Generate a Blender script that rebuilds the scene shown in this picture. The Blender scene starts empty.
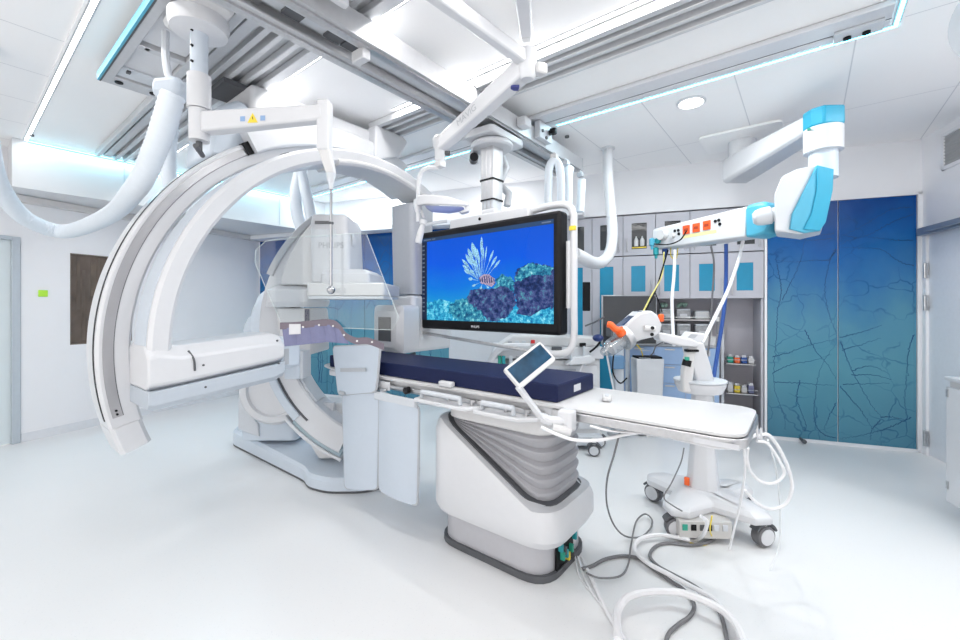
import bpy, bmesh, math, random
from mathutils import Vector as V, Matrix as Mx
random.seed(11)
S = bpy.context.scene; COL = S.collection; PI = math.pi
R_ = math.radians

# ---------------------------------------------------------------- camera
YAW = R_(38); CH = 1.4; FPX = 418.0
cam = bpy.data.cameras.new('camera'); co = bpy.data.objects.new('camera', cam); COL.objects.link(co)
co.location = (0, 0, CH); co.rotation_euler = (PI/2, 0, YAW)
cam.sensor_width = 36; cam.lens = 36*FPX/960; cam.shift_y = -15/960; cam.clip_start = .05
S.camera = co
FW = V((-math.sin(YAW), math.cos(YAW), 0)); RT = V((math.cos(YAW), math.sin(YAW), 0)); UP = V((0, 0, 1))
def ray(px, py): return FW + RT*((px-480)/FPX) + UP*((305-py)/FPX)
CP = V((0, 0, CH))
def at(px, py, t): return CP + ray(px, py)*t                 # a point t metres ahead
def atz(px, py, z): d = ray(px, py); return CP + d*((z-CH)/d.z)
def atx(px, py, x): d = ray(px, py); return CP + d*(x/d.x)
def aty(px, py, y): d = ray(px, py); return CP + d*(y/d.y)
TH = R_(17.3)                                                # the walls stand 17.3 degrees off the equipment
W = Mx.Rotation(TH, 4, 'Z')
def wl(u, v, z): return W @ V((u, v, z))

# ---------------------------------------------------------------- materials
MATS = {}
def mat(name, col, rough=.45, metal=0., noise=.03, scale=30., bump=0., emit=0., spec=.5, coat=0., ecol=None):
    if name in MATS: return MATS[name]
    m = bpy.data.materials.new(name); m.use_nodes = True; nt = m.node_tree; b = nt.nodes['Principled BSDF']
    N = nt.nodes.new; L = nt.links.new
    tc = N('ShaderNodeTexCoord'); nz = N('ShaderNodeTexNoise'); nz.inputs['Scale'].default_value = scale
    nz.inputs['Detail'].default_value = 3; L(tc.outputs['Object'], nz.inputs['Vector'])
    rp = N('ShaderNodeValToRGB'); c = list(col)+[1]
    rp.color_ramp.elements[0].position = .3; rp.color_ramp.elements[1].position = .7
    rp.color_ramp.elements[0].color = [x*(1-noise) for x in col]+[1]; rp.color_ramp.elements[1].color = c
    L(nz.outputs['Fac'], rp.inputs['Fac']); L(rp.outputs['Color'], b.inputs['Base Color'])
    b.inputs['Roughness'].default_value = rough; b.inputs['Metallic'].default_value = metal
    b.inputs['Specular IOR Level'].default_value = spec; b.inputs['Coat Weight'].default_value = coat
    if bump:
        bp = N('ShaderNodeBump'); bp.inputs['Strength'].default_value = bump; bp.inputs['Distance'].default_value = .002
        L(nz.outputs['Fac'], bp.inputs['Height']); L(bp.outputs['Normal'], b.inputs['Normal'])
    if emit:
        if ecol: b.inputs['Emission Color'].default_value = list(ecol)+[1]
        else: L(rp.outputs['Color'], b.inputs['Emission Color'])
        b.inputs['Emission Strength'].default_value = emit
    MATS[name] = m; return m
white = mat('white_enamel', (.63, .64, .665), .32, noise=.015)
white2 = mat('warm_white_plastic', (.63, .63, .635), .38, noise=.02)
wallm = mat('wall_paint', (.82, .82, .84), .55, noise=.02, scale=4)
ceilw = mat('ceiling_panel_white', (.93, .925, .92), .4, noise=.015, scale=3)
bluewhite = mat('pale_blue_enamel', (.56, .62, .69), .35, noise=.02)
grey = mat('mid_grey_plastic', (.42, .44, .47), .45)
lgrey = mat('light_grey_plastic', (.58, .61, .65), .42)
dgrey = mat('dark_grey_rubber', (.09, .095, .105), .6)
black = mat('black_plastic', (.008, .008, .010), .45, spec=.2)
steel = mat('brushed_steel', (.62, .62, .63), .32, 1., noise=.12, scale=60)
trackm = mat('dark_track_steel', (.40, .40, .415), .28, 1., noise=.06, scale=8)
alu = mat('anodised_aluminium', (.58, .59, .61), .42, .35, noise=.05)
chrome = mat('chrome', (.42, .43, .45), .18, 1., noise=.03)
navy = mat('navy_vinyl', (.012, .018, .066), .5, noise=.15, scale=120, bump=.1, spec=.16)
cyanp = mat('cyan_enamel', (.075, .38, .54), .35, noise=.02)
cyand = mat('deep_cyan_enamel', (.02, .33, .50), .35, noise=.02)
orange = mat('orange_plastic', (.85, .13, .02), .4)
redor = mat('red_orange_socket', (.85, .10, .015), .4)
yellow = mat('yellow_plastic', (.80, .62, .05), .45)
green = mat('green_plastic', (.03, .35, .25), .45)
lime = mat('lime_plastic', (.45, .80, .05), .45)
bluec = mat('blue_hose', (.02, .08, .32), .4)
teal = mat('teal_connector', (.02, .32, .36), .4)
purple = mat('lilac_lead_vinyl', (.16, .17, .30), .45, noise=.08, scale=60)
mauve = mat('mauve_lead_vinyl', (.15, .125, .16), .5, noise=.08, scale=60)
lblue = mat('light_blue_drawer_front', (.33, .48, .72), .4)
cab = mat('cabinet_laminate', (.50, .50, .55), .5, noise=.03, scale=12)
tinted = mat('dark_tinted_glass', (.05, .055, .06), .08, noise=.3, scale=3)
bluegl = mat('blue_film_glass', (.003, .27, .46), .35, noise=.12, scale=6)
cord_w = mat('white_cable_sheath', (.78, .78, .80), .45)
cord_g = mat('grey_cable_sheath', (.17, .17, .18), .5)
paper = mat('paper_label', (.60, .61, .64), .6)
brown = mat('brown_window_room', (.16, .12, .09), .6, noise=.5, scale=4)
doorm = mat('door_pale_teal', (.66, .72, .74), .4, noise=.02, scale=5)
framem = mat('door_frame_grey', (.48, .53, .58), .4)
vein = mat('print_ink', (.008, .05, .15), .35, spec=.2)
led_c = mat('led_cyan', (.3, .9, 1.), emit=7.5, ecol=(.12, .74, 1.))
led_w = mat('led_white', (1, 1, 1), emit=7., ecol=(.96, .98, 1.))

def glassmat(name, tint, mix, rough=.03):
    m = bpy.data.materials.new(name); m.use_nodes = True; nt = m.node_tree; N = nt.nodes.new; L = nt.links.new
    nt.nodes.remove(nt.nodes['Principled BSDF']); out = nt.nodes['Material Output']
    tr = N('ShaderNodeBsdfTransparent'); tr.inputs[0].default_value = list(tint)+[1]
    gl = N('ShaderNodeBsdfGlossy'); gl.inputs['Roughness'].default_value = rough
    nz = N('ShaderNodeTexNoise'); nz.inputs['Scale'].default_value = 8
    mt = N('ShaderNodeMath'); mt.operation = 'MULTIPLY_ADD'; mt.inputs[1].default_value = mix*.3; mt.inputs[2].default_value = mix*.85
    L(nz.outputs['Fac'], mt.inputs[0])
    mx = N('ShaderNodeMixShader'); L(mt.outputs[0], mx.inputs[0]); L(tr.outputs[0], mx.inputs[1]); L(gl.outputs[0], mx.inputs[2])
    L(mx.outputs[0], out.inputs['Surface']); MATS[name] = m; return m
clear = glassmat('clear_acrylic', (.94, .965, .975), .035)
syr = glassmat('syringe_plastic', (.74, .78, .82), .3, .1)

def floor_mat():
    m = mat('vinyl_floor', (.80, .83, .86), .22, noise=.012, scale=500, spec=.45)
    nt = m.node_tree; b = nt.nodes['Principled BSDF']; N = nt.nodes.new; L = nt.links.new
    tc = N('ShaderNodeTexCoord'); vo = N('ShaderNodeTexVoronoi'); vo.inputs['Scale'].default_value = 60
    L(tc.outputs['Object'], vo.inputs['Vector'])
    rp = N('ShaderNodeValToRGB'); rp.color_ramp.elements[0].color = (.655, .67, .69, 1); rp.color_ramp.elements[1].color = (.74, .748, .757, 1)
    rp.color_ramp.elements[0].position = .05; rp.color_ramp.elements[1].position = .17
    L(vo.outputs['Distance'], rp.inputs['Fac']); L(rp.outputs['Color'], b.inputs['Base Color'])
    n2 = N('ShaderNodeTexNoise'); n2.inputs['Scale'].default_value = 2.2; mr = N('ShaderNodeMapRange')
    mr.inputs[3].default_value = .24; mr.inputs[4].default_value = .42
    L(tc.outputs['Object'], n2.inputs['Vector']); L(n2.outputs['Fac'], mr.inputs[0]); L(mr.outputs[0], b.inputs['Roughness'])
    return m
def ceil_mat():
    m = mat('ceiling_tiles', (.70, .70, .71), .6, noise=.02, scale=3)
    nt = m.node_tree; b = nt.nodes['Principled BSDF']; N = nt.nodes.new; L = nt.links.new
    tc = N('ShaderNodeTexCoord'); mp = N('ShaderNodeMapping'); mp.inputs['Location'].default_value = (-.23, -4.46, 0)
    br = N('ShaderNodeTexBrick'); br.offset = 0; br.inputs['Scale'].default_value = 1
    br.inputs['Brick Width'].default_value = .62; br.inputs['Row Height'].default_value = 1.24
    br.inputs['Mortar Size'].default_value = .004; br.inputs['Color1'].default_value = br.inputs['Color2'].default_value = (.90, .89, .89, 1)
    br.inputs['Mortar'].default_value = (.66, .66, .68, 1)
    L(tc.outputs['Object'], mp.inputs[0]); L(mp.outputs[0], br.inputs['Vector']); L(br.outputs['Color'], b.inputs['Base Color'])
    return m
def print_mat():
    # printed glass: deep blue at the head, grey-teal towards the foot, with clouded washes of ink
    m = mat('printed_blue_glass', (.05, .2, .4), .1, spec=.22)
    nt = m.node_tree; b = nt.nodes['Principled BSDF']; N = nt.nodes.new; L = nt.links.new
    ge = N('ShaderNodeNewGeometry'); sx = N('ShaderNodeSeparateXYZ'); L(ge.outputs['Position'], sx.inputs[0])
    nz = N('ShaderNodeTexNoise'); nz.inputs['Scale'].default_value = 2.4; nz.inputs['Detail'].default_value = 5
    mp = N('ShaderNodeMapping'); mp.inputs['Scale'].default_value = (1, 1, .45); L(ge.outputs['Position'], mp.inputs[0]); L(mp.outputs[0], nz.inputs['Vector'])
    mr = N('ShaderNodeMapRange'); mr.inputs[1].default_value = 0; mr.inputs[2].default_value = 2.45; L(sx.outputs['Z'], mr.inputs[0])
    ad = N('ShaderNodeMath'); ad.operation = 'MULTIPLY_ADD'; ad.inputs[1].default_value = .36; L(nz.outputs['Fac'], ad.inputs[0])
    sb = N('ShaderNodeMath'); sb.operation = 'SUBTRACT'; sb.inputs[1].default_value = .18; L(mr.outputs[0], sb.inputs[0]); L(sb.outputs[0], ad.inputs[2])
    rp = N('ShaderNodeValToRGB'); e = rp.color_ramp.elements
    e[0].position = .0; e[0].color = (.07, .21, .30, 1); e[1].position = 1; e[1].color = (.002, .055, .24, 1)
    for p, c in ((.30, (.10, .28, .36, 1)), (.5, (.085, .25, .36, 1)), (.66, (.035, .16, .36, 1)), (.82, (.006, .10, .34, 1))):
        x = e.new(p); x.color = c
    L(ad.outputs[0], rp.inputs['Fac'])
    # faint wandering twigs
    wv = N('ShaderNodeTexNoise'); wv.inputs['Scale'].default_value = 1.6; wv.inputs['Detail'].default_value = 4; L(ge.outputs['Position'], wv.inputs['Vector'])
    mxv = N('ShaderNodeMix'); mxv.data_type = 'VECTOR'; mxv.inputs[0].default_value = .42
    L(ge.outputs['Position'], mxv.inputs[4]); L(wv.outputs['Color'], mxv.inputs[5])
    vo = N('ShaderNodeTexVoronoi'); vo.feature = 'DISTANCE_TO_EDGE'; vo.inputs['Scale'].default_value = 7; L(mxv.outputs[1], vo.inputs['Vector'])
    r2 = N('ShaderNodeValToRGB'); r2.color_ramp.elements[0].position = .0; r2.color_ramp.elements[1].position = .035
    r2.color_ramp.elements[0].color = (1, 1, 1, 1); r2.color_ramp.elements[1].color = (0, 0, 0, 1); L(vo.outputs['Distance'], r2.inputs['Fac'])
    n3 = N('ShaderNodeTexNoise'); n3.inputs['Scale'].default_value = 2.0; L(ge.outputs['Position'], n3.inputs['Vector'])
    r3 = N('ShaderNodeValToRGB'); r3.color_ramp.elements[0].position = .45; r3.color_ramp.elements[1].position = .62; L(n3.outputs['Fac'], r3.inputs['Fac'])
    mu = N('ShaderNodeMath'); mu.operation = 'MULTIPLY'; L(r2.outputs['Color'], mu.inputs[0]); L(r3.outputs['Color'], mu.inputs[1])
    m2 = N('ShaderNodeMath'); m2.operation = 'MULTIPLY'; m2.inputs[1].default_value = .62; L(mu.outputs[0], m2.inputs[0])
    mx = N('ShaderNodeMix'); mx.data_type = 'RGBA'; L(m2.outputs[0], mx.inputs[0]); L(rp.outputs['Color'], mx.inputs[6]); mx.inputs[7].default_value = (.004, .05, .17, 1)
    L(mx.outputs[2], b.inputs['Base Color'])
    return m
printm = print_mat(); floorm = floor_mat(); ceilm = ceil_mat()
def corr_mat():
    m = mat('corrugated_hose', (.74, .80, .86), .4)
    nt = m.node_tree; b = nt.nodes['Principled BSDF']; return m
hosem = corr_mat()

# ---------------------------------------------------------------- mesh building
def catmull(pts, k=8, closed=False):
    P = [V(p) for p in pts]
    if len(P) < 3: return P
    out = []; n = len(P)
    for i in range(n if closed else n-1):
        p1, p2 = P[i], P[(i+1) % n]
        p0 = P[i-1] if (i > 0 or closed) else p1*2-p2
        p3 = P[(i+2) % n] if (i+2 < n or closed) else p2*2-p1
        for j in range(k):
            t = j/k
            out.append(.5*((2*p1)+(p2-p0)*t+(2*p0-5*p1+4*p2-p3)*t*t+(3*p1-p0-3*p2+p3)*t**3))
    if not closed: out.append(P[-1])
    return out
def rpoly(pts, r, n=5):
    """2D polygon with rounded corners; r a number or one per corner"""
    out = []; N = len(pts)
    for i in range(N):
        p = V(pts[i]).to_2d(); a = V(pts[i-1]).to_2d(); b = V(pts[(i+1) % N]).to_2d()
        rr = r[i] if isinstance(r, (list, tuple)) else r
        if rr <= 0: out.append(p); continue
        da = (a-p); db = (b-p); rr = min(rr, da.length*.49, db.length*.49)
        A = p+da.normalized()*rr; B = p+db.normalized()*rr
        for k in range(n+1):
            t = k/n; out.append((1-t)**2*A+2*t*(1-t)*p+t*t*B)
    return out
class MB:
    def __init__(s, M=None): s.bm = bmesh.new(); s.M = M or Mx.Identity(4)
    def v(s, p): return s.bm.verts.new(s.M @ V(p))
    def face(s, vs):
        try: return s.bm.faces.new(vs)
        except ValueError: return None
    def box(s, x0, x1, y0, y1, z0, z1, R=None):
        R = R or Mx.Identity(4)
        vs = [s.v(R @ V((x, y, z))) for x in (x0, x1) for y in (y0, y1) for z in (z0, z1)]
        for f in ((0, 1, 3, 2), (4, 6, 7, 5), (0, 4, 5, 1), (2, 3, 7, 6), (0, 2, 6, 4), (1, 5, 7, 3)): s.face([vs[i] for i in f])
        return s
    def cbox(s, c, sx, sy, sz, R=None):
        return s.box(-sx/2, sx/2, -sy/2, sy/2, -sz/2, sz/2, Mx.Translation(V(c)) @ (R or Mx.Identity(4)))
    def loft(s, rings, caps=True, closed=False):
        Rv = [[s.v(p) for p in r] for r in rings]; n = len(Rv[0]); m = len(Rv)
        for i in range(m if closed else m-1):
            a, b = Rv[i], Rv[(i+1) % m]
            for j in range(n): s.face([a[j], a[(j+1) % n], b[(j+1) % n], b[j]])
        if caps and not closed: s.face(Rv[0][::-1]); s.face(Rv[-1])
        return s
    def prism(s, pts, vec):
        vec = V(vec); return s.loft([[V(p) for p in pts], [V(p)+vec for p in pts]])
    def poly(s, o, e1, e2, pts, d0, d1):
        """2D polygon in the frame (o,e1,e2), thick from d0 to d1 along e1 x e2"""
        o, e1, e2 = V(o), V(e1), V(e2); n = e1.cross(e2).normalized()
        q = [o+e1*p[0]+e2*p[1] for p in pts]
        return s.loft([[p+n*d0 for p in q], [p+n*d1 for p in q]])
    def cyl(s, a, b, r, r2=None, n=20):
        a, b = V(a), V(b); r2 = r if r2 is None else r2; d = (b-a).normalized()
        x = d.orthogonal().normalized(); y = d.cross(x)
        rr = lambda c, q: [c+(x*math.cos(2*PI*i/n)+y*math.sin(2*PI*i/n))*q for i in range(n)]
        return s.loft([rr(a, r), rr(b, r2)])
    def lathe(s, o, ax, prof, n=24):
        """prof: (radius, height along ax)"""
        o, d = V(o), V(ax).normalized(); x = d.orthogonal().normalized(); y = d.cross(x)
        return s.loft([[o+d*h+(x*math.cos(2*PI*i/n)+y*math.sin(2*PI*i/n))*max(r, .0004) for i in range(n)] for r, h in prof])
    def tube(s, pts, r, n=8, k=8, smooth=True, closed=False, rfun=None):
        P = catmull(pts, k, closed) if smooth else [V(p) for p in pts]
        m = len(P); T = []
        for i in range(m):
            a = P[i-1] if (i > 0 or closed) else P[i]; b = P[(i+1) % m] if (i < m-1 or closed) else P[i]
            T.append((b-a).normalized())
        x = T[0].orthogonal().normalized(); rings = []
        for i in range(m):
            x = (x-T[i]*x.dot(T[i]))
            x = x.normalized() if x.length > 1e-6 else T[i].orthogonal().normalized()
            y = T[i].cross(x); q = rfun(i/(m-1)) if rfun else r
            rings.append([P[i]+(x*math.cos(2*PI*j/n)+y*math.sin(2*PI*j/n))*q for j in range(n)])
        return s.loft(rings, True, closed)
    def ring(s, c, e1, e2, r0, r1, d0, d1, a0, a1, n=48, ch=0.):
        """sector of a flat ring: radii r0..r1, thick d0..d1 along e1 x e2, ch chamfers the section"""
        c, e1, e2 = V(c), V(e1), V(e2); nn = e1.cross(e2).normalized(); rings = []
        if ch: sec = [(r0+ch, d0), (r1-ch, d0), (r1, d0+ch), (r1, d1-ch), (r1-ch, d1), (r0+ch, d1), (r0, d1-ch), (r0, d0+ch)]
        else: sec = [(r0, d0), (r1, d0), (r1, d1), (r0, d1)]
        for i in range(n+1):
            a = R_(a0+(a1-a0)*i/n); u = e1*math.cos(a)+e2*math.sin(a)
            rings.append([c+u*r+nn*d for r, d in sec])
        return s.loft(rings)
    def sphere(s, c, r, n=16, sc=(1, 1, 1)):
        ret = bmesh.ops.create_uvsphere(s.bm, u_segments=n, v_segments=max(6, n//2), radius=r)
        for w in ret['verts']: w.co = s.M @ (V(c)+V((w.co.x*sc[0], w.co.y*sc[1], w.co.z*sc[2])))
        return s
    def corr(s, pts, r, k=10, n=12, pitch=.03, amp=.06):
        P = catmull(pts, k); L = [0]
        for i in range(1, len(P)): L.append(L[-1]+(P[i]-P[i-1]).length)
        tot = L[-1]; m = int(tot/pitch*2); Q = []; j = 0
        for i in range(m+1):
            d = tot*i/m
            while j < len(L)-2 and L[j+1] < d: j += 1
            t = (d-L[j])/max(1e-9, L[j+1]-L[j]); Q.append(P[j].lerp(P[j+1], min(1, t)))
        return s.tube(Q, r, n, smooth=False, rfun=lambda t: r*(1+amp*(1 if round(t*m) % 2 else -1)))
    def build(s, name, m, parent=None, bev=0., seg=2, ang=32):
        bm = s.bm; bmesh.ops.remove_doubles(bm, verts=bm.verts, dist=1e-6)
        bmesh.ops.recalc_face_normals(bm, faces=bm.faces)
        root = parent
        while root is not None and root.parent is not None: root = root.parent
        if root is not None: bm.transform(root.matrix_basis.inverted())
        me = bpy.data.meshes.new(name); bm.to_mesh(me); bm.free()
        for p in me.polygons: p.use_smooth = True
        me.set_sharp_from_angle(angle=R_(ang))
        me.materials.append(m)
        o = bpy.data.objects.new(name, me); COL.objects.link(o)
        if parent is not None: o.parent = parent
        if bev:
            b = o.modifiers.new('bevel', 'BEVEL'); b.width = bev; b.segments = seg; b.limit_method = 'ANGLE'; b.angle_limit = R_(38)
            b.use_clamp_overlap = True
        return o
def tag(o, label=None, cat=None, group=None, kind=None):
    if label: o['label'] = label
    if cat: o['category'] = cat
    if group: o['group'] = group
    if kind: o['kind'] = kind
    return o
def thing(name, label, cat, loc=(0, 0, 0), group=None, rz=0):
    o = bpy.data.objects.new(name, None); COL.objects.link(o); o.empty_display_size = .1
    o.location = loc; o.rotation_euler = (0, 0, rz); tag(o, label, cat, group)
    o.matrix_basis = Mx.Translation(V(loc)) @ Mx.Rotation(rz, 4, 'Z'); return o
def struct(o, label=None, cat=None): return tag(o, label, cat, kind='structure')
def text(name, body, o, e1, e2, size, m, parent, bold=0.):
    """letters lying in the frame (o,e1,e2)"""
    cu = bpy.data.curves.new(name, 'FONT'); cu.body = body; cu.size = size; cu.align_x = 'CENTER'; cu.align_y = 'CENTER'; cu.extrude = .0006; cu.offset = bold
    tmp = bpy.data.objects.new(name, cu); COL.objects.link(tmp)
    dg = bpy.context.evaluated_depsgraph_get(); me = bpy.data.meshes.new_from_object(tmp.evaluated_get(dg)); bpy.data.objects.remove(tmp)
    e1, e2 = V(e1).normalized(), V(e2).normalized(); n = e1.cross(e2)
    M = Mx(((e1.x, e2.x, n.x, o[0]), (e1.y, e2.y, n.y, o[1]), (e1.z, e2.z, n.z, o[2]), (0, 0, 0, 1)))
    root = parent
    while root.parent is not None: root = root.parent
    me.transform(root.matrix_basis.inverted() @ M)
    me.materials.clear(); me.materials.append(m)
    ob = bpy.data.objects.new(name, me); COL.objects.link(ob); ob.parent = parent; return ob
X3, Y3, Z3 = V((1, 0, 0)), V((0, 1, 0)), V((0, 0, 1))

# ================================================================ the room
UL, UR, VB, VF, HC, HP = -5.88, 2.515, 5.18, -1.7, 2.97, 2.445
fl = MB(W).box(UL-.2, UR+.2, VF-.2, VB+.7, -.1, 0).build('floor', floorm); struct(fl, 'glossy pale blue white vinyl floor with fine speckle', 'floor')
LX0, LX1, LY0, LY1 = -5.84, .42, .44, 3.29                                # the lit rectangle of the ceiling
mb = MB(W).box(UL-.2, UR+.2, VF-.2, VB+.7, HC, HC+.1)
struct(mb.build('ceiling', ceilm), 'off white tiled ceiling around the lit rectangle', 'ceiling')
mb = MB().box(LX0, LX1, LY0, LY1, HC-.012, HC-.001)
o = mb.build('trim_1', ceilw); struct(o, 'smooth white ceiling panels inside the cyan lit rectangle', 'ceiling panel')
RU0, RU1, RZ = -.164, 1.243, 1.47                                          # recess under the wall cabinets
mb = MB(W)
mb.box(UL-.2, -.87, VB+.015, VB+.2, 0, HC).box(-.87, UR+.2, VB+.36, VB+.55, 0, HC).box(UL, UR+.2, VB, VB+.3, HP+.015, HC)
mb.box(1.247, UR+.1, VB+.015, VB+.36, 0, HC)
struct(mb.build('wall_back', wallm), 'pale lilac grey back wall', 'wall')
mb = MB(W).box(UL-.15, UL, VF, 2.16-.85, 0, HC).box(UL-.15, UL, 2.16-.85, 2.33, 2.06, HC).box(UL-.15, UL, 2.33, 2.724, 0, HC)
mb.box(UL-.15, UL, 2.724, 3.33, 0, .957).box(UL-.15, UL, 2.724, 3.33, 1.976, HC).box(UL-.15, UL, 3.33, VB+.1, 0, HC)
struct(mb.build('wall_left', wallm), 'pale lilac grey left wall', 'wall')
mb = MB(W).box(UR, UR+.15, VF, 4.1, 0, HC).box(UR, UR+.15, 5.15, VB+.05, 0, HC).box(UR, UR+.15, 4.1, 5.15, 2.1, HC)
struct(mb.build('wall_right', mat('wall_paint_lightened', (.87, .86, .875), .55, noise=.02, scale=4)), 'pale lilac grey right wall', 'wall')  # wall paint copy made lighter to make up for weak light here
mb = MB(W).box(UL-.15, UR+.15, VF-.1, VF, 0, .5).box(UL-.15, UR+.15, VF-.1, VF, 2.75, HC).box(UL-.15, UL+.5, VF-.1, VF, .5, 2.75).box(UR-.5, UR+.15, VF-.1, VF, .5, 2.75).box(-2.0, -1.7, VF-.1, VF, .5, 2.75)  # unseen wall; the wide opening is added to let world light fill the room
struct(mb.build('wall_front', wallm), 'unseen pale wall behind the camera with an added opening for fill light', 'wall')
# soffit bulkhead above the left wall
mb = MB()
mb.prism([(LX0-.01, .385, 2.51), (LX0-.01, 4.1, 2.51), (-7.3, 4.3, 2.51), (-6.35, .385, 2.51)], (0, 0, HC-2.51-.002))
o = mb.build('trim_2', mat('bulkhead_panel', (.70, .71, .73), .3, noise=.02, scale=3)); struct(o, 'pale bulkhead hanging over the left wall under the cyan light', 'bulkhead')
for k, y in enumerate((1.2, 1.98, 2.9)):
    MB().box(LX0-.002, LX0+.004, y-.006, y+.006, 2.53, 2.95).build('seam', lgrey, o)
mb = MB(W).box(UL, UL+.10, .3, VB, 2.44, 2.505)
struct(mb.build('trim_3', mat('beige_ledge', (.66, .64, .63), .5)), 'narrow ledge along the head of the left wall', 'trim')
mb = MB(W).box(UL, -.6, VB-.24, VB+.012, HP+.003, HP+.06)
struct(mb.build('trim_4', wallm), 'pale ledge above the far blue panels', 'trim')
# baseboards
struct(MB(W).box(UL, UL+.008, 2.33, VB, 0, .09).build('baseboard_left', mat('skirting', (.72, .73, .76), .5)), 'low coved skirting on the left wall', 'baseboard')
struct(MB(W).box(1.26, UR-.02, VB-.012, VB, 0, .03).build('baseboard_back', MATS['skirting']), 'low coved skirting under the blue panels by the door', 'baseboard')
# left door and window
d = thing('door_1', 'pale teal sliding door at the left edge of the room', 'door', wl(UL, 1.7, 0)); struct(d)
MB(W).box(UL-.06, UL-.02, 1.3, 2.262, 0.01, 2.05).build('door_leaf', doorm, d)
mb = MB(W).box(UL-.06, UL+.012, 2.262, 2.325, 0, 2.09).box(UL-.06, UL+.012, 1.2, 2.262, 2.05, 2.09); mb.build('door_frame', framem, d, .004)
w1 = thing('window_1', 'brown tinted observation window in the left wall', 'window', wl(UL, 3.03, .957)); struct(w1)
MB(W).box(UL-.05, UL-.04, 2.724, 3.33, .957, 1.976).build('pane', mat('brown_window_glass', (.17, .13, .105), .15, noise=.45, scale=5), w1)
mb = MB(W)
for a in (2.724, 3.32): mb.box(UL-.04, UL-.005, a, a+.012, .957, 1.976)
mb.box(UL-.04, UL-.005, 2.724, 3.33, .957, .967).box(UL-.04, UL-.005, 2.724, 3.33, 1.966, 1.976)
mb.build('window_frame', mat('brown_frame', (.2, .16, .13), .5), w1)
mb = MB(W)
for a, b, c, e in ((2.80, .03, 1.35, 1.95), (2.85, .03, 1.0, 1.8), (2.93, .05, 1.5, 1.9), (3.0, .02, 1.0, 1.95)): mb.box(UL-.052, UL-.038, a, a+b, c, e)
mb.build('shelf_upright', brown, w1)
sw = MB(W).box(UL, UL+.012, 2.46, 2.535, 1.487, 1.557).build('wall_switch', lime, None, .004)
tag(sw, 'small lime green wall switch between door and brown window', 'switch')
# right wall door, closer, vent
d = thing('door_2', 'pale hinged door in the right wall', 'door', wl(UR, 4.6, 0)); struct(d)
MB(W).box(UR+.01, UR+.05, 4.12, 5.10, .012, 2.08).build('door_leaf', mat('door_pale_lilac', (.76, .77, .81), .45), d)
mb = MB(W).box(UR-.012, UR+.06, 5.10, 5.155, 0, 2.11).box(UR-.012, UR+.06, 4.05, 4.12, 0, 2.11).box(UR-.012, UR+.06, 4.12, 5.1, 2.08, 2.11)
mb.build('door_frame', MATS['wall_paint'], d, .004)
for z in (1.72, 1.42, .16):
    mb = MB(W).cyl((UR-.02, 5.10, z-.07), (UR-.02, 5.10, z+.07), .011).box(UR-.014, UR+.0, 5.085, 5.115, z-.07, z+.07); mb.build('hinge', steel, d)
dc = MB(W).box(UR-.07, UR-.002, 4.3, 5.12, 2.045, 2.115).box(UR-.12, UR-.075, 4.3, 4.92, 2.06, 2.10)
tag(dc.build('door_closer', mat('closer_grey', (.28, .32, .38), .4, .4), None, .006), 'slate grey door closer over the right door', 'door closer')
vt = thing('wall_vent', 'square ventilation grille high on the right wall', 'vent', wl(UR, 4.6, 2.6))
mb = MB(W).box(UR-.02, UR, 4.3, 4.33, 2.58, 2.9).box(UR-.02, UR, 4.85, 4.88, 2.58, 2.9).box(UR-.02, UR, 4.3, 4.88, 2.58, 2.61).box(UR-.02, UR, 4.3, 4.88, 2.87, 2.9)
mb.build('frame', wallm, vt)
mb = MB(W).box(UR-.006, UR, 4.33, 4.85, 2.61, 2.87)
for i in range(9): mb.box(UR-.014, UR-.002, 4.33, 4.85, 2.62+i*.028, 2.626+i*.028)
mb.build('grille', mat('vent_mesh', (.42, .42, .42), .6), vt)
# door stop
dsn = MB(W).cyl((1.56, VB-.012, .03), (1.56, VB-.09, .03), .014).cyl((1.56, VB-.09, .03), (1.56, VB-.12, .03), .02)
tag(dsn.build('door_stop', dgrey), 'small dark door stop at the foot of the blue panels', 'door stop')

# blue printed glass panels
def panel(u0, u1, label, group, veins):
    t = thing('printed_glass_panel', label, 'glass panel', wl((u0+u1)/2, VB, .03), group)
    MB(W).box(u0+.004, u1-.004, VB, VB+.014, .03, HP).build('glass', printm, t)
    mb = MB(W)
    for pts, r in veins:
        P = catmull([V((u, VB-.0006, z)) for u, z in pts], 6)
        P = [p+V((random.gauss(0, .004), 0, random.gauss(0, .004))) for p in P]
        n = len(P); rings = []
        for i in range(n):
            tn = (P[min(n-1, i+1)]-P[max(0, i-1)]).normalized(); q = V((tn.z, 0, -tn.x))*r*(1-.75*i/n)
            rings.append((P[i]+q, P[i]-q))
        for i in range(n-1):
            a = [mb.v(rings[i][0]), mb.v(rings[i][1]), mb.v(rings[i+1][1]), mb.v(rings[i+1][0])]; mb.face(a)
    if veins: mb.build('branch_print', vein, t)
    return t
def px2(pp):
    out = []
    for x, y in pp:
        d = ray(x, y); n = W @ V((0, 1, 0)); t = VB/(n.x*d.x+n.y*d.y); q = W.inverted() @ (CP+d*t); out.append((q.x, q.z))
    return out
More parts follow.
